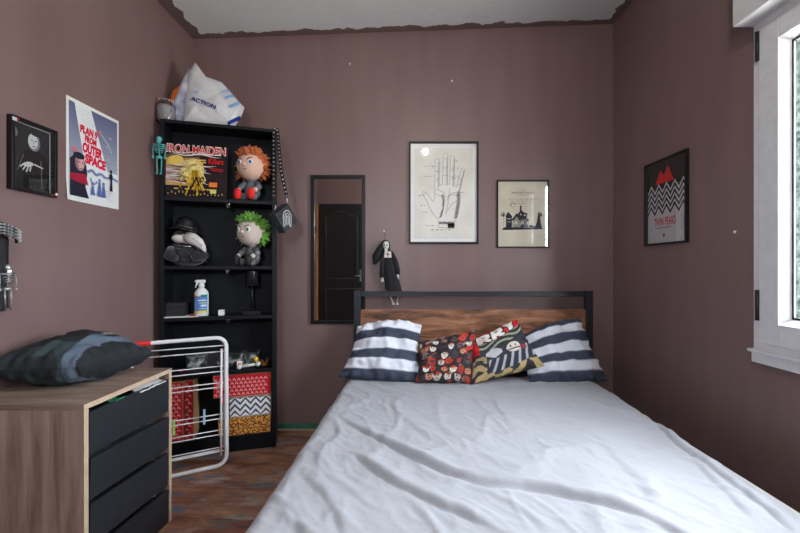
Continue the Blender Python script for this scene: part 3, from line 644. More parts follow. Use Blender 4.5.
# --- turquoise skeleton hanging at the left upright
TQ = mat('turquoise_plastic', (.10, .42, .40), .5)
def skeleton(name, label, loc, rot, m, h, string, group=None, lean=0):
    sk = thing(name, label, 'skeleton figure', loc, rot); s = h / .23
    def S(*p): return tuple(c * s for c in p)
    mb = MB(); mb.ell(S(0, 0, -.018), (.015 * s, .014 * s, .017 * s), m); mb.box(-.008 * s, .008 * s, -.013 * s, .004 * s, -.042 * s, -.028 * s, m); mb.build('skull', sk)
    mb = MB(); mb.tube([S(0, 0, -.04), S(0, .003, -.12)], .0035 * s, m, 6)
    for k in range(4):
        z = -.055 - k * .012; rx = (.021, .023, .021, .017)[k]
        mb.tube([S(rx * cos(t), .014 * sin(t) - .004, z - .004 * sin(t)) for t in [2 * pi * i / 12 for i in range(12)]], .0026 * s, m, 5, closed=True)
    mb.tube([S(-.028, 0, -.048), S(.028, 0, -.048)], .0035 * s, m, 6); mb.ell(S(0, 0, -.122), (.018 * s, .009 * s, .010 * s), m); mb.build('ribcage', sk)
    for x in (-1, 1):
        mb = MB(); mb.tube([S(x * .028, 0, -.048), S(x * .032, -.002, -.083), S(x * .030, -.006, -.118)], .0032 * s, m, 6); mb.ell(S(x * .030, -.006, -.125), (.006 * s, .004 * s, .009 * s), m, nu=8, nv=6); mb.build('arm', sk)
        mb = MB(); mb.tube([S(x * .011, 0, -.125), S(x * .012, -.002, -.168), S(x * .009, 0, -.215)], .0036 * s, m, 6); mb.ell(S(x * .010, -.008, -.219), (.006 * s, .014 * s, .005 * s), m, nu=8, nv=6); mb.build('leg', sk)
    mb = MB(); mb.tube([(0, 0, 0), (0, .0, string)], .0012, BLKC, 5); mb.build('string', sk)
    return sk
skeleton('toy_skeleton', 'turquoise plastic skeleton hanging from the top left of the bookcase', bp3(.005, -.022, zpy(136, 2.24)), TH, TQ, .235, .085)
# --- studded handbag on bookcase upright
Yb = 2.40
hb = thing('handbag', 'small black box handbag with white ghost motif and studded strap', 'handbag', (0, 0, 0))
hb.location = P(285, 219, Yb); STUD = mat('silver_stud', (.8, .8, .82), .35, .5)
Mb = Matrix.Rotation(R(62), 4, 'Z') @ Matrix.Rotation(R(-38), 4, 'Y')
hs = .068
hb.location.y = 2.375
mb = MB(); mb.box(-hs, hs, -.030, .030, -hs, hs, mat('black_bag_leather', (.022, .026, .034), .4, bump=.05), M=Mb); mb.build('bag_body', hb, .006, 3)
mb = MB(); mb.box(-hs - .004, -hs + .001, -.008, .008, -.013, .013, mat('dark_clasp_metal', (.15, .15, .16), .3, .9), M=Mb); mb.build('clasp', hb)
a = Art(.0006); gm = ink(225, 225, 225)
a.map = lambda x, y, z: tuple(Mb @ V((x, -.0305 - z, y)))
Ra = R(-38)
def rt(pts): return [(x * cos(Ra) - y * sin(Ra), x * sin(Ra) + y * cos(Ra)) for x, y in pts]
a.lines([rt(p) for p in ([(-.03, -.045), (-.034, 0), (-.03, .03), (-.01, .047), (.012, .046), (.03, .026), (.032, -.01), (.03, -.04)], [(-.018, -.04), (-.02, .01), (-.012, .028), (.006, .03), (.018, .012), (.018, -.03)], [(-.004, -.045), (-.008, -.01), (-.006, .014), (.006, .012), (.007, -.04)], [(-.03, -.045), (-.024, -.055), (-.018, -.04)], [(.018, -.03), (.025, -.052), (.03, -.04)])], .0045, gm)
a.build('ghost_print', hb)
def strap(pts, name, n):
    mb = MB(); vs = []; 
    P0 = [V(p) for p in pts]
    for a_, b_ in zip(P0[:-1], P0[1:]):
        d = (b_ - a_).normalized(); s_ = V((1, 0, 0)) if abs(d.x) < .6 else V((0, 0, 1)); s_ = (s_ - d * s_.dot(d)).normalized() * .010; t_ = d.cross(s_).normalized() * .0015
        vs = [a_ - s_ - t_, a_ + s_ - t_, a_ + s_ + t_, a_ - s_ + t_, b_ - s_ - t_, b_ + s_ - t_, b_ + s_ + t_, b_ - s_ + t_]
        mb.add(vs, [(0, 3, 2, 1), (4, 5, 6, 7), (0, 1, 5, 4), (1, 2, 6, 5), (2, 3, 7, 6), (3, 0, 4, 7)], LEA)
    o = mb.build(name, hb); L_ = sum((b_ - a_).length for a_, b_ in zip(P0[:-1], P0[1:])); k = int(L_ / n)
    mb = MB(); acc = 0
    for i in range(k):
        d = (i + .5) * L_ / k; 
        for a_, b_ in zip(P0[:-1], P0[1:]):
            l = (b_ - a_).length
            if d <= l: p = a_ + (b_ - a_) * (d / l); mb.cone(p + V((0, -.0015, 0)), p + V((0, -.008, 0)), .0062, STUD, 6); break
            d -= l
    s = mb.build('stud', o); s['kind'] = 'stuff'
l0 = hb.location
fz = lambda u, d, z: bp3(u, d, z) - l0
strap([fz(BW - .011, -.004, 1.60), fz(BW - .011, -.004, 2.03), fz(BW + .002, -.003, 2.047), fz(BW + .006, .03, 2.047)], 'strap', .026)
strap([fz(BW + .006, .002, 2.047), fz(BW + .012, .0, 2.03), P(281, 170, 2.375) - l0, P(287, 198, 2.375) - l0], 'strap', .026)
mb = MB(); mb.tube([P(287, 198, 2.375) - l0, P(287.5, 203, 2.375) - l0], .003, STUD, 8); mb.build('buckle', hb); mb = MB(); mb.tube([P(276, 205, 2.38) - l0, P(274.5, 212, 2.38) - l0], .003, STUD, 8); mb.build('buckle', hb)

# ================================================================== MIRROR AND PICTURES
BF_M = mat('black_frame', (.007, .007, .008), .4, spec=.3)
def frame_wall(name, label, cat, w_, h_, fw, depth, loc, rot, paint, mat_board=None, glass=True, roll=0, mirror=False, fm=None):
    o = thing(name, label, cat, loc, 0); o.rotation_euler = (0, roll, rot); f = fm or BF_M
    mb = MB(); hw, hh = w_ / 2, h_ / 2
    for (a, b, c, d) in ((-hw, -hw + fw, -hh, hh), (hw - fw, hw, -hh, hh), (-hw + fw, hw - fw, -hh, -hh + fw), (-hw + fw, hw - fw, hh - fw, hh)): mb.box(a, b, -depth, 0, c, d, f)
    mb.build('frame', o, .0015)
    if mirror:
        mb = MB(); mb.box(-hw + fw * .9, hw - fw * .9, -depth * .5, -depth * .4, -hh + fw * .9, hh - fw * .9, mat('mirror_silver', (.82, .83, .83), .01, 1)); mb.build('mirror_glass', o); return o
    a = Art(); iw, ih = hw - fw * .9, hh - fw * .9
    a.k = 4; a.rect(-iw, iw, -ih, ih, ink(235, 235, 232)) if paint is None else paint(a, iw, ih)
    a.build('print', o)
    if glass:
        mb = MB(); mb.box(-iw, iw, -depth * .86, -depth * .80, -ih, ih, glass_mat('picture_glass')); mb.build('glass', o)
    return o
# hand chart
def draw_hand(a, iw, ih):
    a.rect(-iw, iw, -ih, ih, ink(248, 248, 248)); PA = mat('aged_paper', s2l((236, 233, 224)), .8, noise_amt=.08, nscale=7)
    a.rect(-iw + .027, iw - .027, -ih + .025, ih - .03, PA); PA2 = ink(240, 238, 232); D = ink(34, 32, 36); G = ink(150, 147, 145); G2 = ink(84, 82, 84)
    def c(x, y): return ((x - 179) / 4.1 * .00708, -(y - 257) / 4.1 * .00708)
    fingers = [((152, 235), (153, 125), 9), ((185, 225), (188, 103), 10), ((212, 228), (217, 113), 9), ((238, 250), (259, 162), 7.5)]
    k = .00708 / 4.1
    def cap(p0, p1, r, m):
        x0, y0 = c(*p0); x1, y1 = c(*p1); d = math.atan2(y1 - y0, x1 - x0); r *= k
        pts = [(x0 + r * cos(d + pi / 2 + pi * i / 8), y0 + r * sin(d + pi / 2 + pi * i / 8)) for i in range(9)] + [(x1 + r * .85 * cos(d - pi / 2 + pi * i / 8), y1 + r * .85 * sin(d - pi / 2 + pi * i / 8)) for i in range(9)]
        a.poly(pts, m)
    palm = [(98, 250), (92, 256), (100, 272), (112, 290), (120, 315), (135, 340), (157, 365), (160, 385), (158, 398), (222, 402), (224, 375), (233, 358), (240, 335), (246, 300), (248, 262), (246, 240), (225, 228), (200, 222), (170, 224), (145, 235), (143, 262), (142, 280), (134, 292), (125, 280), (112, 262)]
    pl = [c(*p) for p in palm]
    for f in fingers: cap(f[0], f[1], f[2] + 1.1, D)
    a.lines([pl + [pl[0]]], .0040, D)
    for f in fingers: cap(f[0], f[1], f[2], PA2)
    # concave outline -> fan pieces
    vs = pl; import mathutils
    tri = mathutils.geometry.tessellate_polygon([[V((x, y, 0)) for x, y in vs]]); a.put(vs, [tuple(t) for t in tri], PA2)
    rr = random.Random(2); segs = []
    for (p0, p1, r) in fingers:      # joints and shading hatch down the right of each finger
        for t in (.33, .62):
            x = p0[0] + (p1[0] - p0[0]) * t; y = p0[1] + (p1[1] - p0[1]) * t; segs.append([c(x - r * .8, y), c(x, y + 2), c(x + r * .8, y)])
        for i in range(34):
            t = i / 34; x = p0[0] + (p1[0] - p0[0]) * t; y = p0[1] + (p1[1] - p0[1]) * t; segs.append([c(x + r * rr.uniform(.1, .5), y + 2), c(x + r * .9, y - 1)])
    for i in range(70):              # palm shading
        t = i / 70; x = 178 + 8 * sin(t * 3) - 10 * t; y = 262 + 95 * t; segs.append([c(x, y), c(x - rr.uniform(4, 11), y + 3)])
        segs.append([c(246 - 18 * max(0, t - .4), 250 + 110 * t), c(236 - 20 * max(0, t - .4) - rr.uniform(0, 6), 254 + 110 * t)])
    for i in range(50): x = 160 + i * 1.25; segs.append([c(x, 375 + rr.uniform(-3, 3)), c(x + 2, 385 + 6 * (i > 30))])
    for i in range(40): x = 196 + i * .65; segs.append([c(x, 383), c(x + 1, 401)])
    a.lines(segs, .0019, G2)
    a.lines([[c(150, 240), c(165, 250), c(182, 256), c(182, 300), c(172, 345), c(160, 362)], [c(148, 262), c(175, 275), c(205, 268), c(244, 262)], [c(190, 290), c(205, 262), c(244, 250)], [c(195, 330), c(215, 300), c(236, 288)], [c(205, 240), c(200, 285), c(188, 345)], [c(100, 262), c(108, 256)]], .0022, D)
    for (x0, x1, y) in ((102, 140, 148), (93, 135, 188), (77, 88, 268), (85, 108, 308), (90, 113, 337), (105, 146, 392), (224, 245, 126), (222, 242, 157), (222, 242, 188), (250, 268, 256), (217, 240, 198)): a.scrawl(*[c(x0, 0)[0], c(x1, 0)[0]], c(0, y)[1], .009, .0024, D, int(x0 + y))
    a.lines([[c(138, 148), c(150, 148)], [c(135, 188), c(148, 188)], [c(88, 268), c(104, 268)]], .001, D)
    for (x, y) in ((157, 318), (198, 302), (153, 243), (154, 170), (186, 160), (214, 165), (250, 205), (187, 118), (214, 200), (186, 200), (153, 205), (225, 258), (217, 325)): a.scrawl(c(x - 3, 0)[0], c(x + 3, 0)[0], c(0, y)[1], .010, .0018, D, x)
    a.scrawl(c(128, 0)[0], c(208, 0)[0], c(0, 409)[1], .009, .0026, D, 77)
frame_wall('framed_print', 'large black-framed anatomical hand chart above the headboard', 'picture', .492, .722, .012, .02, (.2525, YB, 1.683), 0, draw_hand)
def draw_house(a, iw, ih):
    a.rect(-iw, iw, -ih, ih, mat('aged_paper_warm', s2l((218, 210, 190)), .8, noise_amt=.08, nscale=8)); D = ink(40, 44, 60); G = ink(120, 120, 122); PAP = ink(218, 210, 190)
    k = .00708 / 11.84
    def c(x, y): return ((x - 330) * k, (172 - y) * k)    # on the lower crop (675 px = 57 px)
    def pg(pts, m): a.poly([c(*p) for p in pts], m)
    yb = 350
    pg([(90, yb), (130, 325), (300, 330), (400, 335), (560, 335), (575, 352), (90, 362)], D)
    pg([(135, 330), (135, 200), (205, 200), (205, 330)], D); pg([(125, 205), (160, 145), (215, 205)], D); pg([(200, 330), (215, 240), (262, 165), (300, 240), (300, 330)], ink(190, 183, 165)); pg([(195, 245), (262, 160), (275, 170), (215, 250)], D)
    pg([(205, 245), (262, 168), (312, 245), (300, 252), (262, 200), (222, 252)], D); pg([(222, 250), (262, 200), (298, 250), (298, 330), (222, 330)], ink(150, 146, 136)); pg([(255, 200), (310, 120), (345, 150), (390, 165), (380, 220), (340, 240), (290, 230)], D); pg([(300, 70), (318, 70), (320, 140), (298, 140)], D); pg([(300, 240), (395, 225), (400, 330), (300, 330)], ink(120, 120, 122)); pg([(285, 240), (345, 200), (410, 245), (400, 255), (345, 215), (295, 250)], D)
    for (x, y, w2, h2) in ((236, 260, 14, 34), (256, 260, 14, 34), (312, 265, 12, 30), (332, 255, 12, 30), (380, 262, 14, 34), (150, 225, 40, 8), (150, 262, 36, 6), (300, 170, 18, 14), (345, 180, 20, 14)): pg([(x, y), (x + w2, y), (x + w2, y + h2), (x, y + h2)], PAP)
    pg([(400, 330), (420, 300), (480, 320), (500, 270), (520, 130), (545, 270), (560, 335)], D); pg([(300, 330), (330, 295), (360, 330)], D)
    for bx_, s_ in ((105, 1), (540, -1)):
        segs = []
        rr = random.Random(bx_)
        segs.append([c(bx_, 340), c(bx_ + 2, 250), c(bx_ - 2, 190)])
        for i in range(22): an = rr.uniform(.2, pi - .2); r_ = rr.uniform(25, 60); segs.append([c(bx_, 205), c(bx_ + r_ * .5 * cos(an), 200 - r_ * .6 * sin(an)), c(bx_ + r_ * .6 * cos(an + .3), 200 - r_ * sin(an))])
        a.lines(segs, .0016, D)
    a.lines([[c(x, 340), c(x + 4, 328 + 6 * sin(x))] for x in range(95, 560, 7)], .002, D)
    a.ell2(*c(215, 60), .018, .015, G); a.ell2(*c(218, 62), .014, .012, PAP)
    # title and small print (from the upper crop, 14.03 px per px)
    ky = .00708 / 14.03
    def e(x, y): return ((x - 390) * ky, ih - (y - 40) * ky)
    a.text('H A U N T I N G S', e(240, 0)[0], e(545, 0)[0], e(0, 214)[1], e(0, 186)[1], D, .02)
    for (x0, x1, y, h_) in ((300, 490, 232, .004), (195, 595, 290, .0055), (235, 550, 318, .004), (260, 520, 355, .005), (360, 420, 160, .003)): a.scrawl(e(x0, 0)[0], e(x1, 0)[0], e(0, y)[1], h_ * 1.3, .0022, D, y)
frame_wall('framed_print', 'small black-framed print of a dark old house with spire', 'picture', .368, .480, .009, .018, (.813, YB, 1.533), 0, draw_house)
def draw_tp(a, iw, ih):
    BL = ink(22, 22, 26); WH = ink(196, 194, 198)
    a.rect(-iw, iw, -ih, ih, WH); a.rect(-iw, iw, .02, ih, BL)
    n = 5; p = 2 * iw / n; s = .035
    for j in range(4):
        y = .05 - j * s; pts = [(-iw + i * p / 2, y + (0 if i % 2 == 0 else .045)) for i in range(2 * n + 1)]; t = .0165
        up = [(x, q_ + t) for x, q_ in pts]
        a.put(pts + up[::-1], [(i, i + 1, 4 * n - i, 4 * n + 1 - i) for i in range(2 * n)], WH if j % 1 == 0 else BL)
        if j < 3 or 1:
            dn = [(x, q_ - t * 1.1) for x, q_ in pts]; a.put(dn + pts[::-1], [(i, i + 1, 4 * n - i, 4 * n + 1 - i) for i in range(2 * n)], BL)
    a.poly([(-.095, .108), (-.052, .186), (-.020, .150), (.010, .204), (.062, .108)], ink(215, 25, 32))
    a.text('TWIN PEAKS', -.105, .075, -.134, -.088, ink(196, 40, 52), .02); a.lines([[(-.08, -.146), (.04, -.146)]], .004, ink(90, 88, 92)); a.ell2(-.02, -.188, .008, .008, ink(60, 58, 62)); a.rect(-.023, -.017, -.205, -.19, ink(60, 58, 62))
frame_wall('framed_poster', 'black-framed zigzag poster with red peaks on the right wall', 'picture', .348, .486, .010, .02, (WX1, 2.141, 1.527), R(-90), draw_tp)
def draw_port(a, iw, ih):
    K1, K2, G, LG = ink(14, 15, 17), ink(36, 40, 44), ink(120, 124, 126), ink(196, 200, 200)
    a.rect(-iw, iw, -ih, ih, ink(190, 193, 192)); a.rect(-iw + .004, iw - .004, -ih + .004, ih - .004, K2)
    a.poly([(-.06, -ih + .006), (-.055, -.05), (-.045, .0), (-.02, .03), (.04, .035), (.075, .0), (.08, -ih + .006)], K1)
    a.ell2(.012, .068, .026, .037, G); a.ell2(.008, .070, .020, .031, LG); a.ell2(.018, .105, .022, .012, K2); a.lines([[(.0, .075), (.007, .073)], [(.015, .073), (.022, .075)], [(.006, .05), (.017, .05)]], .004, K1); a.lines([[(.011, .072), (.009, .060)]], .0025, G)
    a.ell2(-.012, -.028, .022, .010, LG, .3); a.lines([[(-.03, -.030), (-.045, -.045)], [(-.022, -.035), (-.034, -.055)], [(-.012, -.037), (-.02, -.06)], [(-.002, -.035), (-.006, -.055)], [(.01, -.022), (.05, -.03)]], .0055, LG)
    a.lines([[(.04, .0), (.045, -.12)], [(-.03, .01), (-.055, -.06)]], .002, G); a.ell2(-.065, .09, .010, .02, G, .3); a.poly([(-iw + .004, -ih + .004), (-iw + .02, -ih + .004), (-iw + .008, -.03)], LG)
o = frame_wall('framed_picture', 'black-framed grey portrait of a pale person in dark coat', 'picture', .190, .285, .013, .022, (WX0, 1.540, 1.595), R(90), draw_port, roll=R(0))
mb = MB(); mb.box(-.094, -.078, -.0235, -.022, .12, .133, mat('silver_stud', (.75, .75, .78), .2, 1)); mb.ell((-.072, -.023, .130), (.004, .002, .004), mat('red_gloss', (.6, .01, .015), .3)); mb.build('corner_sticker', o); mb = MB(); mb.ell((.080, -.023, -.135), (.006, .002, .004), MC['red_gloss']); mb.ell((.088, -.023, -.130), (.006, .002, .006), STUD); mb.build('corner_sticker', o)
frame_wall('framed_picture', 'dark framed picture cut off by the left edge of the photo', 'picture', .206, .27, .02, .028, (WX0, 1.287, 1.575), R(90), lambda a, iw, ih: a.rect(-iw, iw, -ih, ih, ink(30, 32, 36)))
# film poster, unframed paper on left wall
fp = thing('paper_poster', 'unframed blue and white film poster with red title lettering', 'poster', (WX0, 1.85, 1.691), R(90))
mb = MB(); mb.grid(lambda u, v: ((u - .5) * .308 * 1, -.002 - .006 * max(0, 1 - 6 * u) * max(0, 1 - 5 * v), (v - .5) * .466), 24, 30, ink(228, 232, 228)); mb.build('paper', fp)
a = Art(.0002); a.k = 14; X = .154; Z = .233
NB = ink(88, 98, 150); NB2 = ink(120, 132, 176); WHT = ink(226, 230, 232); RED = ink(214, 22, 62); DKB = ink(38, 36, 52)
hx, h0, h1 = X - .012, -Z + .012, Z - .016
for i in range(12):
    t = i / 12; z0 = h1 - (h1 + .06) * t; z1 = h1 - (h1 + .06) * (i + 1) / 12; c_ = (int(98 + 70 * t), int(103 + 70 * t), int(134 + 54 * t)); a.rect(-hx, hx, z1, z0, ink(*c_))
a.rect(-hx, hx, h0, -.055, WHT)
a.poly([(-.115, h1), (-.025, h1), (.075, -.055), (-.06, -.055)], WHT)
for i in range(8): a.scrawl(-.10 + i * .004, -.03 + i * .007, h1 - .018 - i * .012, .003, .0011, ink(110, 110, 130), 200 + i)
for (s_, x0, x1, y0, y1) in (('PLAN 9', -.080, .018, .090, .126), ('FROM', -.055, .012, .054, .084), ('OUTER', -.068, .046, .003, .049), ('SPACE', -.054, .068, -.046, -.002)): a.text(s_, x0 - .008, x1 - .008, y0, y1 + .003, RED, .055, R(-4))
pts = [(.02, .13), (.05, .105), (.08, .08), (.10, .045)]; a.lines([pts], .003, ink(215, 220, 235)); a.poly([(.012, .128), (.036, .138), (.034, .124), (.018, .118)], ink(210, 120, 120)); a.lines([[(.08, .12), (.10, .118)], [(.07, .01), (.08, .005)], [(.06, .07), (.075, .068)]], .003, ink(200, 208, 225))
a.lines([[(-.05, -.085), (-.02, -.07), (0, -.09), (.03, -.075), (.06, -.09), (.1, -.08), (.14, -.09)]], .012, NB2)
a.poly([(-hx, h0 + .01), (-hx, -.045), (-.11, -.01), (-.075, -.02), (-.055, -.06), (-.05, -.10), (-.06, -.16), (-.04, h0 + .01)], DKB); a.ell2(-.09, -.052, .026, .040, ink(150, 110, 118)); a.ell2(-.084, -.056, .016, .03, ink(200, 160, 160)); a.ell2(-.095, -.022, .030, .016, DKB); a.lines([[(-.1, -.05), (-.09, -.052)], [(-.08, -.052), (-.07, -.05)], [(-.09, -.08), (-.076, -.08)]], .004, DKB)
a.poly([(-hx, -.11), (-.06, -.10), (-.045, -.15), (-hx, -.14)], ink(160, 30, 60)); a.ell2(-.12, .0, .018, .012, ink(190, 120, 130))
for (x, s_) in ((-.02, 1), (.02, .8), (.045, .9)): a.poly([(x - .014, -.19), (x - .006, -.13 * s_ - .02), (x + .004, -.12 * s_ - .02), (x + .014, -.19)], ink(90, 105, 165)); a.ell2(x, -.125 * s_ - .01, .006, .008, ink(90, 105, 165))
a.lines([[(-.02, -.14), (-.035, -.11)], [(-.012, -.14), (.005, -.12)]], .005, ink(90, 105, 165))
a.poly([(.082, -.15), (.088, -.10), (.080, -.07), (.092, -.055), (.102, -.07), (.098, -.10), (.102, -.15)], ink(30, 20, 36)); a.ell2(.091, -.05, .006, .009, ink(30, 20, 36))
for i in range(6): a.scrawl(.055 + .004 * (i % 2), .125 - .006 * (i % 3), -.155 - i * .010, .0028, .001, ink(120, 122, 140), 300 + i)
a.build('print', fp)
frame_wall('wall_mirror', 'narrow tall black-framed wall mirror beside the headboard', 'mirror', .385, 1.052, .025, .018, (-.4955, YB, 1.281), 0, None, mirror=True)

# --- nun skeleton doll hanging from a nail
Yn = 2.655
nun = thing('hanging_doll', 'skeletal hanging doll in black nun habit on a nail', 'doll', P(390, 236, Yn), 0)
o0 = V(nun.location); NK = Yn / F
def n(px, py, dy=0): return (V(((px - 390) * NK, dy, (236 - py) * NK)))
BN2 = mat('doll_bone', (.62, .60, .55), .5); HC = mat('black_habit_cloth', (.008, .008, .010), .85, noise_amt=.2, nscale=30, bump=.2, bscale=60)
mb = MB(); mb.tube([n(384, 231, .04), n(384, 231, .012)], .002, STUD, 6); mb.ell(n(384, 231, .010), .006, STUD); mb.build('nail', nun)
mb = MB(); mb.tube([n(384, 231, .012), n(384.5, 236, 0), n(386, 241, -.005)], .0012, BLKC, 5); mb.build('hanging_cord', nun)
mb = MB(); mb.ell(n(386, 245.5, -.012), (.022, .022, .030), BN2); mb.box(-.011, .011, -.012, .006, -.014, .0, BN2, M=Matrix.Translation(n(386.3, 249.5, -.018)))
hd = mb.build('skull', nun)
mb = MB()
for dx in (-1.1, 1.1): mb.ell(n(386 + dx, 245.5, -.030), (.0055, .005, .007), BLKC)
mb.ell(n(386, 247.7, -.034), (.002, .003, .004), BLKC); pass
mb.build('eye_socket', hd)
mb = MB(); mb.ell(n(385.3, 246, .004), (.034, .024, .044), HC); mb.tube([n(384, 243, .004), n(380, 250, .008), n(376, 257, .012), n(374, 264, .014)], [.02, .028, .03, .010], HC, 10); mb.build('veil', nun)
vs = []
def robe(u, v):
    t = 2 * pi * u; cx_ = 387.5 + 6.5 * v; cy_ = 251 + 41 * v + 3 * v * cos(t) ; r = .026 + .034 * v + .004 * sin(9 * t) * v
    c_ = n(cx_, cy_, -.004); return (c_.x + r * cos(t), c_.y + r * .45 * sin(t), c_.z)
mb = MB(); mb.grid(robe, 40, 14, HC); mb.ell(n(387.5, 252.5, -.004), (.030, .016, .022), HC); mb.build('habit', nun)
mb = MB(); a = Art(); o_ = n(388, 254.5, -.025)
a.map = lambda x, y, z: (o_.x + x, o_.y - z - .001 + x * x * 4, o_.z + y)
a.put([(-.026, -.022), (.026, -.022), (.022, .02), (-.020, .02)], [(0, 1, 2, 3)], ink(215, 212, 205)); a.rect(-.003, .003, -.016, .014, ink(130, 20, 30)); a.rect(-.012, .012, -.002, .004, ink(130, 20, 30)); a.build('white_collar', nun)
for (p, col_) in (([(384, 252), (382.5, 262), (382, 272), (382.5, 277)], 0), ([(391, 252), (395.5, 261), (397.5, 270), (397.5, 274)], 1)):
    mb = MB(); mb.tube([n(x, y, -.006) for x, y in p], [.014, .016, .017, .018], HC, 10); s_ = mb.build('sleeve', nun)
    mb = MB(); x, y = p[-1]; mb.ell(n(x, y + 2, -.008), (.009, .006, .011), BN2)
    for k in range(4): mb.tube([n(x - 1.3 + k * .85, y + 2.5, -.008), n(x - 1.5 + k * .95, y + 5.2, -.012)], .002, BN2, 5)
    mb.build('hand', s_)
for p in ([(391, 288), (390.5, 297), (393, 303)], [(396.5, 288), (398, 297), (397, 303)]):
    mb = MB(); mb.tube([n(x, y, -.003) for x, y in p], .0055, BN2, 6); mb.ell(n(p[-1][0] + .3, 304, -.006), (.011, .008, .007), BN2); mb.build('leg', nun)

# ================================================================== BED
bed = thing('bed', 'double bed with black metal frame and rustic wooden headboard', 'bed', (.442, 2.585, 0))
def wood(name, c1, c2, c3, scale, stretch, rough=.5):
    m = mat(name, c1, rough); N, L, b = nodes_of(m); tc = N.new('ShaderNodeTexCoord'); mp = N.new('ShaderNodeMapping'); mp.inputs['Scale'].default_value = stretch; L.new(tc.outputs['Object'], mp.inputs[0])
    t = N.new('ShaderNodeTexNoise'); t.inputs['Scale'].default_value = scale; t.inputs['Detail'].default_value = 9; t.inputs['Roughness'].default_value = .62; t.inputs['Distortion'].default_value = .4; L.new(mp.outputs[0], t.inputs['Vector'])
    r = N.new('ShaderNodeValToRGB'); e = r.color_ramp.elements; e[0].position = .33; e[0].color = (*c1, 1); e[1].position = .68; e[1].color = (*c3, 1); q_ = e.new(.5); q_.color = (*c2, 1)
    L.new(t.outputs['Fac'], r.inputs['Fac']); L.new(r.outputs[0], b.inputs['Base Color'])
    bp = N.new('ShaderNodeBump'); bp.inputs['Strength'].default_value = .15; bp.inputs['Distance'].default_value = .005; L.new(t.outputs['Fac'], bp.inputs['Height']); L.new(bp.outputs[0], b.inputs['Normal']); return m
HB = wood('rustic_brown_board', (.045, .022, .014), (.26, .105, .052), (.50, .25, .13), 4, (1, 5, 5))
MET = mat('dark_grey_powder_coat', (.014, .017, .023), .4)
hwid = .800
for s in (-1, 1):
    mb = MB(); x = s * (hwid - .014); mb.box(x - .0225, x + .0225, -.02, .02, 0, .995, MET); mb.build('post', bed, .002)
mb = MB(); mb.box(-hwid + .037, hwid - .037, -.016, .016, .957, .992, MET); mb.build('top_rail', bed, .002)
mb = MB(); mb.box(-hwid + .037, hwid - .037, -.009, .009, .50, .868, HB); mb.build('head_panel', bed, .002)
mb = MB(); mb.box(-hwid + .037, hwid - .037, -.012, .012, .44, .47, MET); mb.build('lower_rail', bed)
for s in (-1, 1):
    mb = MB(); mb.box(s * .77 - .015, s * .77 + .015, -2.05, -.021, .16, .22, MET); mb.build('side_rail', bed)
    mb = MB(); mb.box(s * .77 - .02, s * .77 + .02, -2.09, -2.05, 0, .22, MET); mb.build('leg', bed)
SLM = (.43 - .008)
mb = MB(); mb.box(-.83, .77, -2.06, -.025, .222, SLM - .012, mat('mattress_ticking', (.6, .6, .58), .8)); mo = mb.build('mattress', bed, .04, 4)
SHM = mat('pale_grey_cotton_sheet', (.43, .445, .49), .75, bump=.28, bscale=26, sheen=.1); N, L, b = nodes_of(SHM)
# sheet
folds = [([(330, 411), (380, 440.5), (436, 468), (478, 482), (534, 489), (590, 502), (640, 516), (700, 545)], .030, .016),
         ([(350, 452), (375, 470), (401, 486), (440, 505), (471, 517), (520, 545)], .022, .015),
         ([(645, 405), (674, 440), (716, 472), (772, 514), (800, 540)], .018, .014),
         ([(690, 455), (725, 490), (765, 530)], .009, .016), ([(455, 430), (500, 452), (560, 462)], .006, .03), ([(400, 410), (470, 425), (540, 420)], .005, .03),
         ([(560, 400), (600, 440), (640, 480), (665, 520)], .005, .025), ([(380, 395), (420, 430), (450, 450)], .005, .02), ([(300, 470), (330, 500), (350, 540)], .010, .018), ([(285, 500), (300, 520), (310, 545)], .008, .014), ([(480, 385), (500, 410), (520, 440)], .004, .02)]
def topt(px, py): Y = (H - .43) * F / (py - CY); return ((px - CX) / F * Y, Y)
FD = []
for pts, amp, wd in folds:
    c = [V((*topt(*p), 0)) for p in pts]; c = [c[0] * 2 - c[1]] + c + [c[-1] * 2 - c[-2]]; o = []
    for i in range(1, len(c) - 2):          # rounded fold line through the points
        for k in range(5):
            t = k / 5; o.append(.5 * ((2 * c[i]) + (c[i + 1] - c[i - 1]) * t + (2 * c[i - 1] - 5 * c[i] + 4 * c[i + 1] - c[i + 2]) * t * t + (3 * c[i] - c[i - 1] - 3 * c[i + 1] + c[i + 2]) * t ** 3))
    o.append(c[-2]); FD.append((o, amp, wd, min(p.x for p in o) - wd * 5, max(p.x for p in o) + wd * 5, min(p.y for p in o) - wd * 5, max(p.y for p in o) + wd * 5))
def fold_h(x, y):
    h = 0
    for P_, amp, wd, xa, xb, ya, yb in FD:
        if not (xa < x < xb and ya < y < yb): continue
        best = 1e9; tt = 0; sg = 1; n_ = len(P_) - 1
        for i in range(n_):
            ax, ay, bx, by = P_[i].x, P_[i].y, P_[i + 1].x, P_[i + 1].y; dx, dy = bx - ax, by - ay; t = max(0, min(1, ((x - ax) * dx + (y - ay) * dy) / (dx * dx + dy * dy)))
            ex, ey = x - ax - dx * t, y - ay - dy * t; d = math.hypot(ex, ey)
            if d < best: best = d; tt = (i + t) / n_; sg = 1 if dx * ey - dy * ex > 0 else -1
        if best < wd * 5:
            k = wd * (2.4 if sg > 0 else .9)     # gentle far slope, steep near slope
            e = min(1, tt * 5, (1 - tt) * 4 + .15); h += amp * .85 * e * (math.exp(-(best / k) ** 2) - (.30 * math.exp(-((best - 1.15 * wd) / (.62 * wd)) ** 2) if sg < 0 else 0))
    return h
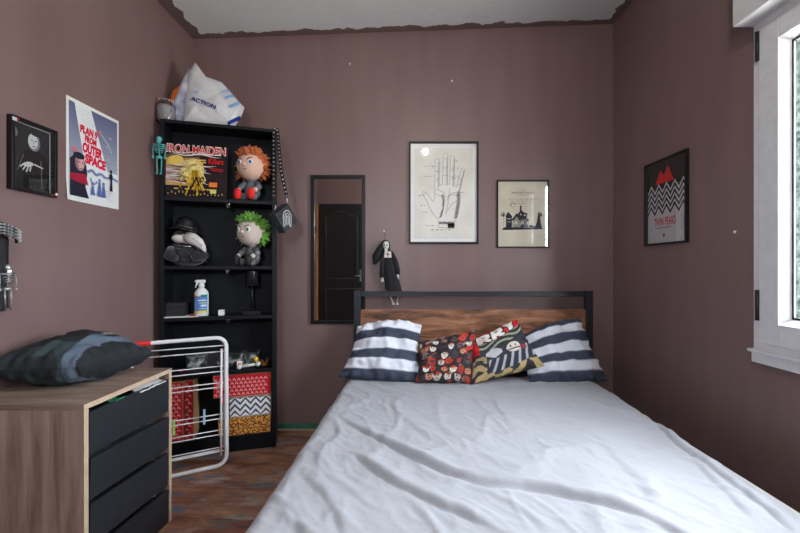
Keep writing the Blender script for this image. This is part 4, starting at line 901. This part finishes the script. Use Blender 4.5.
def sheet(u, v):
    Y = 2.525 - 2.02 * v; c_ = .40 - .033 * (2.4 - Y); hw = .800 + (.022 * v if u < .5 else 0)
    rnd = .055; drop = .27; L1 = hw - rnd; arc = rnd * pi / 2; tot = L1 + arc + drop; s = (u - .5) * 2 * tot; sg = -1 if s < 0 else 1; s = abs(s); zt = .43
    flare = (.05 + .07 * v if sg < 0 else .03)
    if s <= L1: x = s; z = zt
    elif s <= L1 + arc: t = (s - L1) / rnd; x = L1 + rnd * sin(t); z = zt - rnd * (1 - cos(t))
    else: t = (s - L1 - arc) / drop; x = hw + flare * t + .018 * t * sin(Y * 21 + sg) + .010 * t * sin(Y * 47 + 2 * sg); z = zt - rnd - t * drop
    X = c_ + sg * x
    wgt = 1 if s <= L1 + arc * .5 else max(.0, 1 - (s - L1 - arc * .5) / .08)
    hh = fold_h(X, Y) + .0045 * noise.noise(V((X * 2.5, Y * 3.2, 1))) + .0030 * noise.noise(V((X * 9 + Y * 4, Y * 5, 4))) + .0012 * noise.noise(V((X * 24 + Y * 12, Y * 20, 7)))
    rid = abs(noise.noise(V((X * 3.5 + Y * 2.0, Y * 2.4 - X, 9)))); rid2 = abs(noise.noise(V((X * 8 + Y * 5, Y * 3.4 - X * 2, 19)))); hh += .006 * max(0, 1 - rid * 7) + .0040 * max(0, 1 - rid2 * 6) + .0022 * max(0, 1 - 5 * abs(noise.noise(V((X * 17 + Y * 9, Y * 9 - X * 4, 29)))))
    if s <= L1 + arc: z += hh * wgt
    else: X += sg * .008 * noise.noise(V((Y * 14, z * 4, 2)))
    if v < .02 and s < L1: z -= .012
    return (X, Y, z + .002)
mb = MB(); mb.grid(sheet, 320, 340, SHM, flip=True); so = mb.build('bed_sheet'); tag(so, 'pale grey wrinkled cotton sheet draped over the mattress', 'bed sheet')
md = so.modifiers.new('thick', 'SOLIDIFY'); md.thickness = .003; md.offset = 1

# pillows: four world corners (BL, BR, TR, TL) + fullness
def cushion(corners, Tk, m, front_n, conc=(.06, .04), colfn=None, nu=44, nv=44, seed=0, wr=.004, sag=0, bow=0):
    BL, BR, TR, TL = [V(p) for p in corners]; C0 = (BL + BR + TR + TL) / 4; N_ = ((BR - BL).cross(TL - BL)).normalized()
    if N_.dot(V(front_n)) < 0: N_ = -N_
    mb = MB(); cols = []
    for sgn in (1, -1):
        def fn(u, v):
            uu = .5 + (u - .5) * (1 - conc[0] * 4 * v * (1 - v)); vv = .5 + (v - .5) * (1 - conc[1] * 4 * u * (1 - u))
            p = BL.lerp(BR, uu).lerp(TL.lerp(TR, uu), vv); e = (4 * u * (1 - u)) * (4 * v * (1 - v)); t = Tk * (e ** .42)
            wn = wr * noise.noise(V((u * 5 + seed, v * 5, sgn))) * 4 * e ** .3 + wr * .8 * noise.noise(V((u * 13, v * 13 + seed, sgn)))
            ed = min(u, 1 - u, v, 1 - v); wn += wr * 1.2 * sin((u * 40 if ed in (v, 1 - v) else v * 40) + seed) * max(0, 1 - ed * 7) * (ed > 0)
            q_ = p + N_ * (sgn * t + wn * (1 if e > 0 else 0)); q_.z += bow * 4 * u * (1 - u) * v - sag * e; return q_
        mb.grid(fn, nu, nv, m, True, sgn < 0)
        if colfn: cols += [colfn(i / nu, j / nv) for j in range(nv + 1) for i in range(nu + 1)]
    return mb, cols
CLO = mat('printed_cushion_fabric', (.5, .5, .5), .8, attr='Col', bump=.2, bscale=90)
NAVY = s2l((58, 66, 84)); WHC = s2l((226, 230, 240))
def stripes(off, per):
    def f(u, v):
        k = ((v + off) / per) % 1; e = .03
        if k < .5 - e: return NAVY
        if k < .5 + e: t = (k - .5 + e) / (2 * e); return tuple(a + (b - a) * t for a, b in zip(NAVY, WHC))
        if k > 1 - e: t = (k - 1 + e) / e * .5; return tuple(a + (b - a) * t for a, b in zip(WHC, NAVY))
        return WHC
    return f
def put_cushion(name, label, corners, Tk, colfn, front=(0, -1, .6), group=None, res=60, **kw):
    mb, cols = cushion(corners, Tk, CLO, front, colfn=colfn, nu=res, nv=res, **kw)
    o = mb.build(name, colors=cols); tag(o, label, 'pillow', group); return o
def pz(px, z):  # point on photo column px at given (Y) depth
    return None
put_cushion('pillow', 'navy and white striped pillow at the left end of the bed', [P(338, 377, 2.40), P(422, 383, 2.38), P(422, 325, 2.53), P(357, 327, 2.545)], .085, stripes(.01, .335), seed=1, conc=(.11, -.02), sag=.004, wr=.010, bow=.035)
put_cushion('pillow', 'navy and white striped pillow at the right end of the bed', [P(529, 382, 2.38), P(609, 381, 2.39), P(580, 319, 2.545), P(513, 341, 2.53)], .078, stripes(.0, .305), seed=2, conc=(.09, -.03), sag=.004, wr=.010, bow=.03)
# cushion crowded with small faces and shapes
def faces(u, v):
    u += .025 * noise.noise(V((u * 7, v * 7, 8))); v += .03 * noise.noise(V((u * 8, v * 8, 2)))
    bgc = s2l((44, 38, 46)); best = None; n_ = 6.3
    k = noise.noise(V((u * 6, v * 6, 3))); col = bgc
    if k > .28: col = s2l((190, 50, 42))
    elif k < -.35: col = s2l((150, 140, 136))
    gx, gy = u * n_, v * n_
    for i in range(int(gx) - 1, int(gx) + 2):
        for j in range(int(gy) - 1, int(gy) + 2):
            rr = random.Random(i * 31 + j * 7 + 5); cx_, cy_ = i + .5 + rr.uniform(-.2, .2) + (j % 2) * .4, j + .5 + rr.uniform(-.2, .2); r = rr.uniform(.30, .44)
            dx, dy = (gx - cx_) / r, (gy - cy_) / (r * 1.2); d = dx * dx + dy * dy
            if d < 1:
                base = s2l(rr.choice([(226, 216, 200), (205, 130, 100), (226, 222, 218), (176, 56, 44), (204, 144, 116), (90, 84, 88), (190, 182, 172), (196, 66, 50), (60, 52, 58), (150, 100, 90)]))
                if dy > .45 + .3 * noise.noise(V((u * 20, v * 20, 1))): base = s2l(rr.choice([(30, 24, 26), (170, 60, 30), (60, 50, 56)]))
                if (abs(abs(dx) - .36) < .15 and abs(dy - .15) < .13) or (abs(dx) < .3 and abs(dy + .45) < .09): base = s2l((40, 26, 28))
                col = base
            elif d < 1.25: col = s2l((32, 26, 30))
    k3 = noise.noise(V((u * 26, v * 26, 6))); col = tuple(c * (1 + .45 * k3) for c in col)
    return col
put_cushion('cushion', 'dark cushion crowded with small red and cream faces', [P(415, 382, 2.33), P(473, 384, 2.32), P(477, 330, 2.44), P(419, 342, 2.46)], .07, faces, seed=3, res=110, conc=(.09, .03), sag=.004, wr=.006)
def seg_d(p, a, b):
    dx, dy = b[0] - a[0], b[1] - a[1]; t = max(0, min(1, ((p[0] - a[0]) * dx + (p[1] - a[1]) * dy) / (dx * dx + dy * dy))); return math.hypot(p[0] - a[0] - dx * t, p[1] - a[1] - dy * t)
def Rl(x): return [((x, 0), (x, 1)), ((x, 1), (x + .45, .95)), ((x + .45, .95), (x + .45, .55)), ((x + .45, .55), (x, .5)), ((x + .15, .5), (x + .5, 0))]
LET = Rl(0) + Rl(.85) + [((1.7, 1), (1.95, .5)), ((2.2, 1), (1.95, .5)), ((1.95, .5), (1.95, 0))]
def comic(u, v):
    vb = v + .10 * sin(u * 3.0 + .6) - .05
    if vb > .80 or (u < .12 and v > .55):
        x = (u - .16) / .76 * 2.35; y = (vb - .83) / .15 * 1.0
        d = min(seg_d((x, y), a, b) for a, b in LET) if vb > .78 else 9
        if d < .15: return s2l((235, 230, 225))
        if d < .24: return s2l((40, 20, 24))
        return s2l((200, 26, 34))
    k = noise.noise(V((u * 9, v * 9, 2)))
    if vb > .64: return s2l((150, 156, 140)) if sin((vb * 60 + 4 * sin(u * 9))) > .2 else s2l((40, 44, 46))
    d = ((u - .70) / .12) ** 2 + ((v - .50) / .10) ** 2
    if d < 1: 
        return s2l((50, 44, 50)) if (abs(v - .47 + .1 * (u - .7) ** 2) < .012 or (abs(abs(u - .70) - .045) < .014 and abs(v - .53) < .018)) else s2l((222, 212, 204))
    if abs(u - .36) < .14 and abs(v - .5) < .09 * (1 - abs(u - .36) / .16) + .02: return s2l((196, 196, 202))
    if ((u - .86) / .05) ** 2 + ((v - .45) / .05) ** 2 < 1: return s2l((150, 50, 66))
    if vb > .16 and vb < .42 and u > .25: return s2l((178, 182, 190)) if sin(u * 52 - v * 18) > .45 else s2l((46, 50, 62))
    if vb < .26 and (k > .12 or vb < .06 and u > .1) : return s2l((188, 164, 112)) if k > .0 else s2l((40, 36, 40))
    if u < .22 and v < .5 and k > -.1: return s2l((180, 160, 116))
    return s2l((50, 50, 60))
put_cushion('cushion', 'cushion with red band, white letters and grey comic print', [P(470, 385, 2.31), P(545, 366, 2.34), P(517, 319, 2.45), P(470, 340, 2.43)], .068, comic, seed=5, res=130, conc=(.08, .02), sag=.004, wr=.006)

# ================================================================== CHEST OF DRAWERS
DX0, DX1, DY0, DY1, DZ = -1.522, -1.081, 1.268, 1.738, .693
dres = thing('chest_of_drawers', 'wood-effect chest with four crooked black drawer fronts', 'chest of drawers', (DX0, DY0, 0))
OAK = wood('grey_brown_oak_laminate', (.19, .130, .102), (.32, .23, .185), (.44, .33, .27), 3.0, (9, 9, .7), .5); OAKT = wood('grey_brown_oak_top', (.17, .115, .09), (.29, .21, .165), (.42, .32, .26), 3.0, (1, 8, 8), .45)
PE = mat('pale_raw_edge', (.56, .42, .30), .7, noise_amt=.1, nscale=40)
w_, d_ = DX1 - DX0, DY1 - DY0
mb = MB(); mb.box(0, w_ - .0015, 0, d_, DZ - .018, DZ, OAKT); mb.box(w_ - .0014, w_, 0, d_, DZ - .018, DZ, PE); mb.build('top_panel', dres)
for (y0, y1) in ((0, .018), (d_ - .018, d_)):
    mb = MB(); mb.box(0, w_ - .0015, y0, y1, 0, DZ - .0185, OAK); mb.box(w_ - .0014, w_, y0, y1, 0, DZ - .0185, PE); mb.build('side_panel', dres)
mb = MB(); mb.box(0, .006, .0185, d_ - .0185, 0, DZ - .0185, OAK); mb.build('back_panel', dres)
DRW = mat('matte_black_drawer_paint', (.017, .020, .027), .5, noise_amt=.15, nscale=25, bump=.1, bscale=30)
for i, (zn0, zn1, zf0, zf1, out, y0_, y1_) in enumerate(((.511, .662, .507, .647, .004, .022, .446), (.362, .500, .341, .476, .006, .022, .446), (.200, .343, .174, .313, .004, .023, .445), (.030, .180, .006, .146, .006, .024, .446))):
    tilt = math.atan2(((zf1 - zn1) + (zf0 - zn0)) / 2, d_ - .044); zc = (zn0 + zn1 + zf0 + zf1) / 4; hh = ((zn1 - zn0) + (zf1 - zf0)) / 4; yc = d_ / 2
    Mx = Matrix.Translation((w_ - .02 + out, yc, zc)) @ Matrix.Rotation(tilt, 4, 'X'); hl = (y1_ - y0_) / 2
    dd = bpy.data.objects.new('drawer', None)
    mb = MB(); mb.box(0, .016, -hl, hl, -hh, hh, DRW, M=Mx)
    dro = mb.build('drawer', dres, .0015)
    mb = MB(); TR_ = mat('pale_drawer_box', (.35, .33, .3), .7); t0 = .012
    M2 = Matrix.Translation((0, yc, zc - .008))
    for (a, b, c, d) in ((.02, w_ - .022, -hl + .015, -hl + .025), (.02, w_ - .022, hl - .025, hl - .015), (.02, .03, -hl + .025, hl - .025)): mb.box(a, b, c, d, -hh + .022, hh - .022, TR_, M=M2)
    mb.box(.02, w_ - .022, -hl + .015, hl - .015, -hh + .018, -hh + .0215, TR_, M=M2); mb.build('drawer_box', dro)
    del dd
# bits of clothing poking out at the top drawer
def scrap(name, label, y0, y1, z, c, seed):
    mb = MB(); mb.grid(lambda u, v: (DX1 - .045 + .05 * u - DX0, y0 + (y1 - y0) * v + .004 * sin(u * 9), z + .006 * sin(u * 4 + seed) + .004 * noise.noise(V((u * 5, v * 9, seed)))), 10, 26, c)
    o = mb.build(name, loc=(DX0, DY0, 0)); md = o.modifiers.new('t', 'SOLIDIFY'); md.thickness = .004; tag(o, label, 'clothing')
scrap('folded_cloth', 'white cloth poking over the top drawer front', .26, .42, .656, mat('white_cloth', (.7, .7, .7), .85), 1)
scrap('folded_cloth', 'green cloth poking over the top drawer front', .13, .175, .664, mat('green_cloth', (.02, .22, .10), .85), 2)
# pillow on top with dark photographic print
def dark_print(u, v):
    k = noise.noise(V((u * 3.2, v * 3.2, 11))); k2 = noise.noise(V((u * 9, v * 5, 4)))
    c = V(s2l((24, 30, 35)))
    if .80 < u + .10 * sin(v * 3) < .96 : c = V(s2l((92, 106, 124)))
    elif ((u - .42) / .17) ** 2 + ((v - .45) / .3) ** 2 < 1: c = V(s2l((20, 22, 26)))
    elif k > .34: c = V(s2l((46, 60, 64)))
    if ((u - .34) / .05) ** 2 + ((v - .62) / .035) ** 2 < 1 or ((u - .33) / .045) ** 2 + ((v - .42) / .03) ** 2 < 1: c = V(s2l((165, 160, 160)))
    if .70 < v < .88 and .35 < u < .6 and k2 > -.1: c = V(s2l((140, 128, 128)))
    return tuple(c * (1 + .3 * k2))
zc = .797
put_cushion('pillow', 'black printed pillow lying on the chest of drawers', [(-1.50, 1.33, zc - .01), (-1.215, 1.40, zc - .012), (-1.155, 1.725, zc - .035), (-1.50, 1.79, zc)], .100, dark_print, front=(0, 0, 1), seed=8, res=90, conc=(.05, .05), wr=.005)
# the bedside drying rack
RK = V((-1.052, 2.205)); RL = V((-1.482, 1.970)); rd = (RL - RK).normalized(); rlen = (RL - RK).length
rack = thing('drying_rack', 'folded white metal clothes airer with red corner joints', 'drying rack', (RK.x, RK.y, 0), math.atan2(rd.y, rd.x))
WT = mat('white_enamel_tube', (.78, .78, .80), .3); RD = mat('red_plastic_joint', (.75, .02, .02), .35)
def rackloop(x0, x1, z0, z1, r_, yo, lean):
    pts = []; cr = .055
    for (cx_, cz_, a0) in ((x0 + cr, z1 - cr, 180), (x1 - cr, z1 - cr, 90), (x1 - cr, z0 + cr, 0), (x0 + cr, z0 + cr, -90)):
        for k in range(7): a = R(a0 - k * 15); x = cx_ + cr * cos(a); z = cz_ + cr * sin(a); pts.append((x, yo + lean * z, z))
    return pts
# local x runs from the right post to the left wall; local -y side faces bookcase
mb = MB(); mb.tube(rackloop(0, rlen, .012, .742, .011, 0, -.06), .0115, WT, 12, closed=True); mb.build('outer_frame', rack)
yo = -.040
mb = MB(); mb.tube([(-.0 + .012, yo, .085), (.004, yo - .035, .66)], .0085, WT, 10); mb.tube([(rlen - .03, yo, .085), (rlen - .03, yo - .035, .66)], .0085, WT, 10); mb.tube([(.012, yo, .085), (rlen - .03, yo, .085)], .007, WT, 10); mb.build('inner_frame', rack)
mb = MB(); mb.tube([(.03, .0, .07), (.026, -.02, .68)], .006, WT, 10); mb.build('support_rod', rack)
for z in (.694, .66, .575, .545, .48, .455, .30, .275, .21, .185, .112, .088):
    mb = MB(); yy = -.06 * z; mb.tube([(.012, yy - .006, z), (rlen - .012, yy - .006, z + .005)], .0032, WT, 6); mb.build('wire', rack)
for (x, y, z) in ((.008, -.058, .665), (.022, -.045, .42), (.020, -.03, .10), (.016, -.03, .37)):
    mb = MB(); mb.ell((x, y, z), (.011, .012, .014), RD); mb.build('joint', rack)
mb = MB(); mb.tube([(rlen - .125, -.045, .742), (rlen - .05, -.045, .742)], .0125, RD, 12); mb.box(rlen - .085, rlen - .0, -.06, -.03, .695, .755, RD); mb.build('corner_joint', rack, .006)
def peg(x, z, m, label):
    o = thing('clothes_peg', label, 'clothes peg', tuple(V((RK.x, RK.y, 0)) + V((rd.x * x + rd.y * .012, rd.y * x - rd.x * .012, z))), math.atan2(rd.y, rd.x))
    o.location = (RK.x + rd.x * x - rd.y * .010, RK.y + rd.y * x + rd.x * .010, z)
    for s in (-1, 1):
        mb = MB(); mb.box(-.006, .006, s * .0052 - .003, s * .0052 + .003, -.06, .022, m); mb.build('peg_half', o, .002)
    mb = MB(); mb.tube([(-.007, 0, -.012), (.007, 0, -.012)], .003, STUD, 8); mb.build('spring', o)
peg(.115, .33, mat('blue_peg_plastic', (.30, .50, .72), .4), 'pale blue clothes peg clipped on the airer wires')
peg(.262, .30, mat('green_peg_plastic', (.35, .65, .15), .4), 'pale green clothes peg clipped on the airer near the drawers')

# --- things hanging at the left edge of the picture
hk = thing('hanging_bag', 'black bag hanging on the left wall at the photo edge', 'bag', (WX0, 1.385, 1.29), R(90))
mb = MB(); mb.box(-.06, .047, -.03, -.001, -.30, -.02, mat('black_nylon', (.012, .012, .018), .6, bump=.2)); mb.build('bag_body', hk, .01, 3)
mb = MB(); mb.tube([(-.04, -.015, -.02), (-.02, -.015, .02), (.02, -.02, .03), (.035, -.015, -.02)], .005, LEA, 8); mb.build('strap', hk)
mb = MB(); mb.tube([(0, 0, .02), (0, -.03, .022), (0, -.035, .032)], .004, STUD, 8); mb.build('wall_hook', hk)
cf = thing('studded_cuff', 'silver studded black cuff hanging from the bag at left', 'bracelet', (WX0 + .03, 1.414, 1.268), R(90))
mb = MB()
def cuff(u, v): t = pi * (u * 1.1 - .05); return (.026 * cos(t) - .0, -.012 - .024 * sin(t), .012 + (v - .5) * .044 - .55 * (.026 * cos(t)))
mb.grid(cuff, 20, 4, LEA); mb.build('cuff_band', cf)
mb = MB()
for i in range(9):
    for j in range(4):
        p = V(cuff((i + .5) / 9, (j + .5) / 4)); t = pi * ((i + .5) / 9 * 1.1 - .05); d = V((cos(t), -sin(t), 0)); mb.cone(p, p + d * .011, .0048, STUD, 6)
s_ = mb.build('stud', cf)
mb = MB(); mb.tube([(-.03, -.01, .02), (-.035, -.005, .03), (-.04, .0, .02)], .002, STUD, 6); mb.build('hook_ring', cf)
skeleton('skeleton_charm', 'small silver skeleton charm hanging below the studded cuff', (WX0 + .035, 1.418, 1.165), R(72), mat('tarnished_silver', (.45, .45, .45), .35, .8), .175, .085)
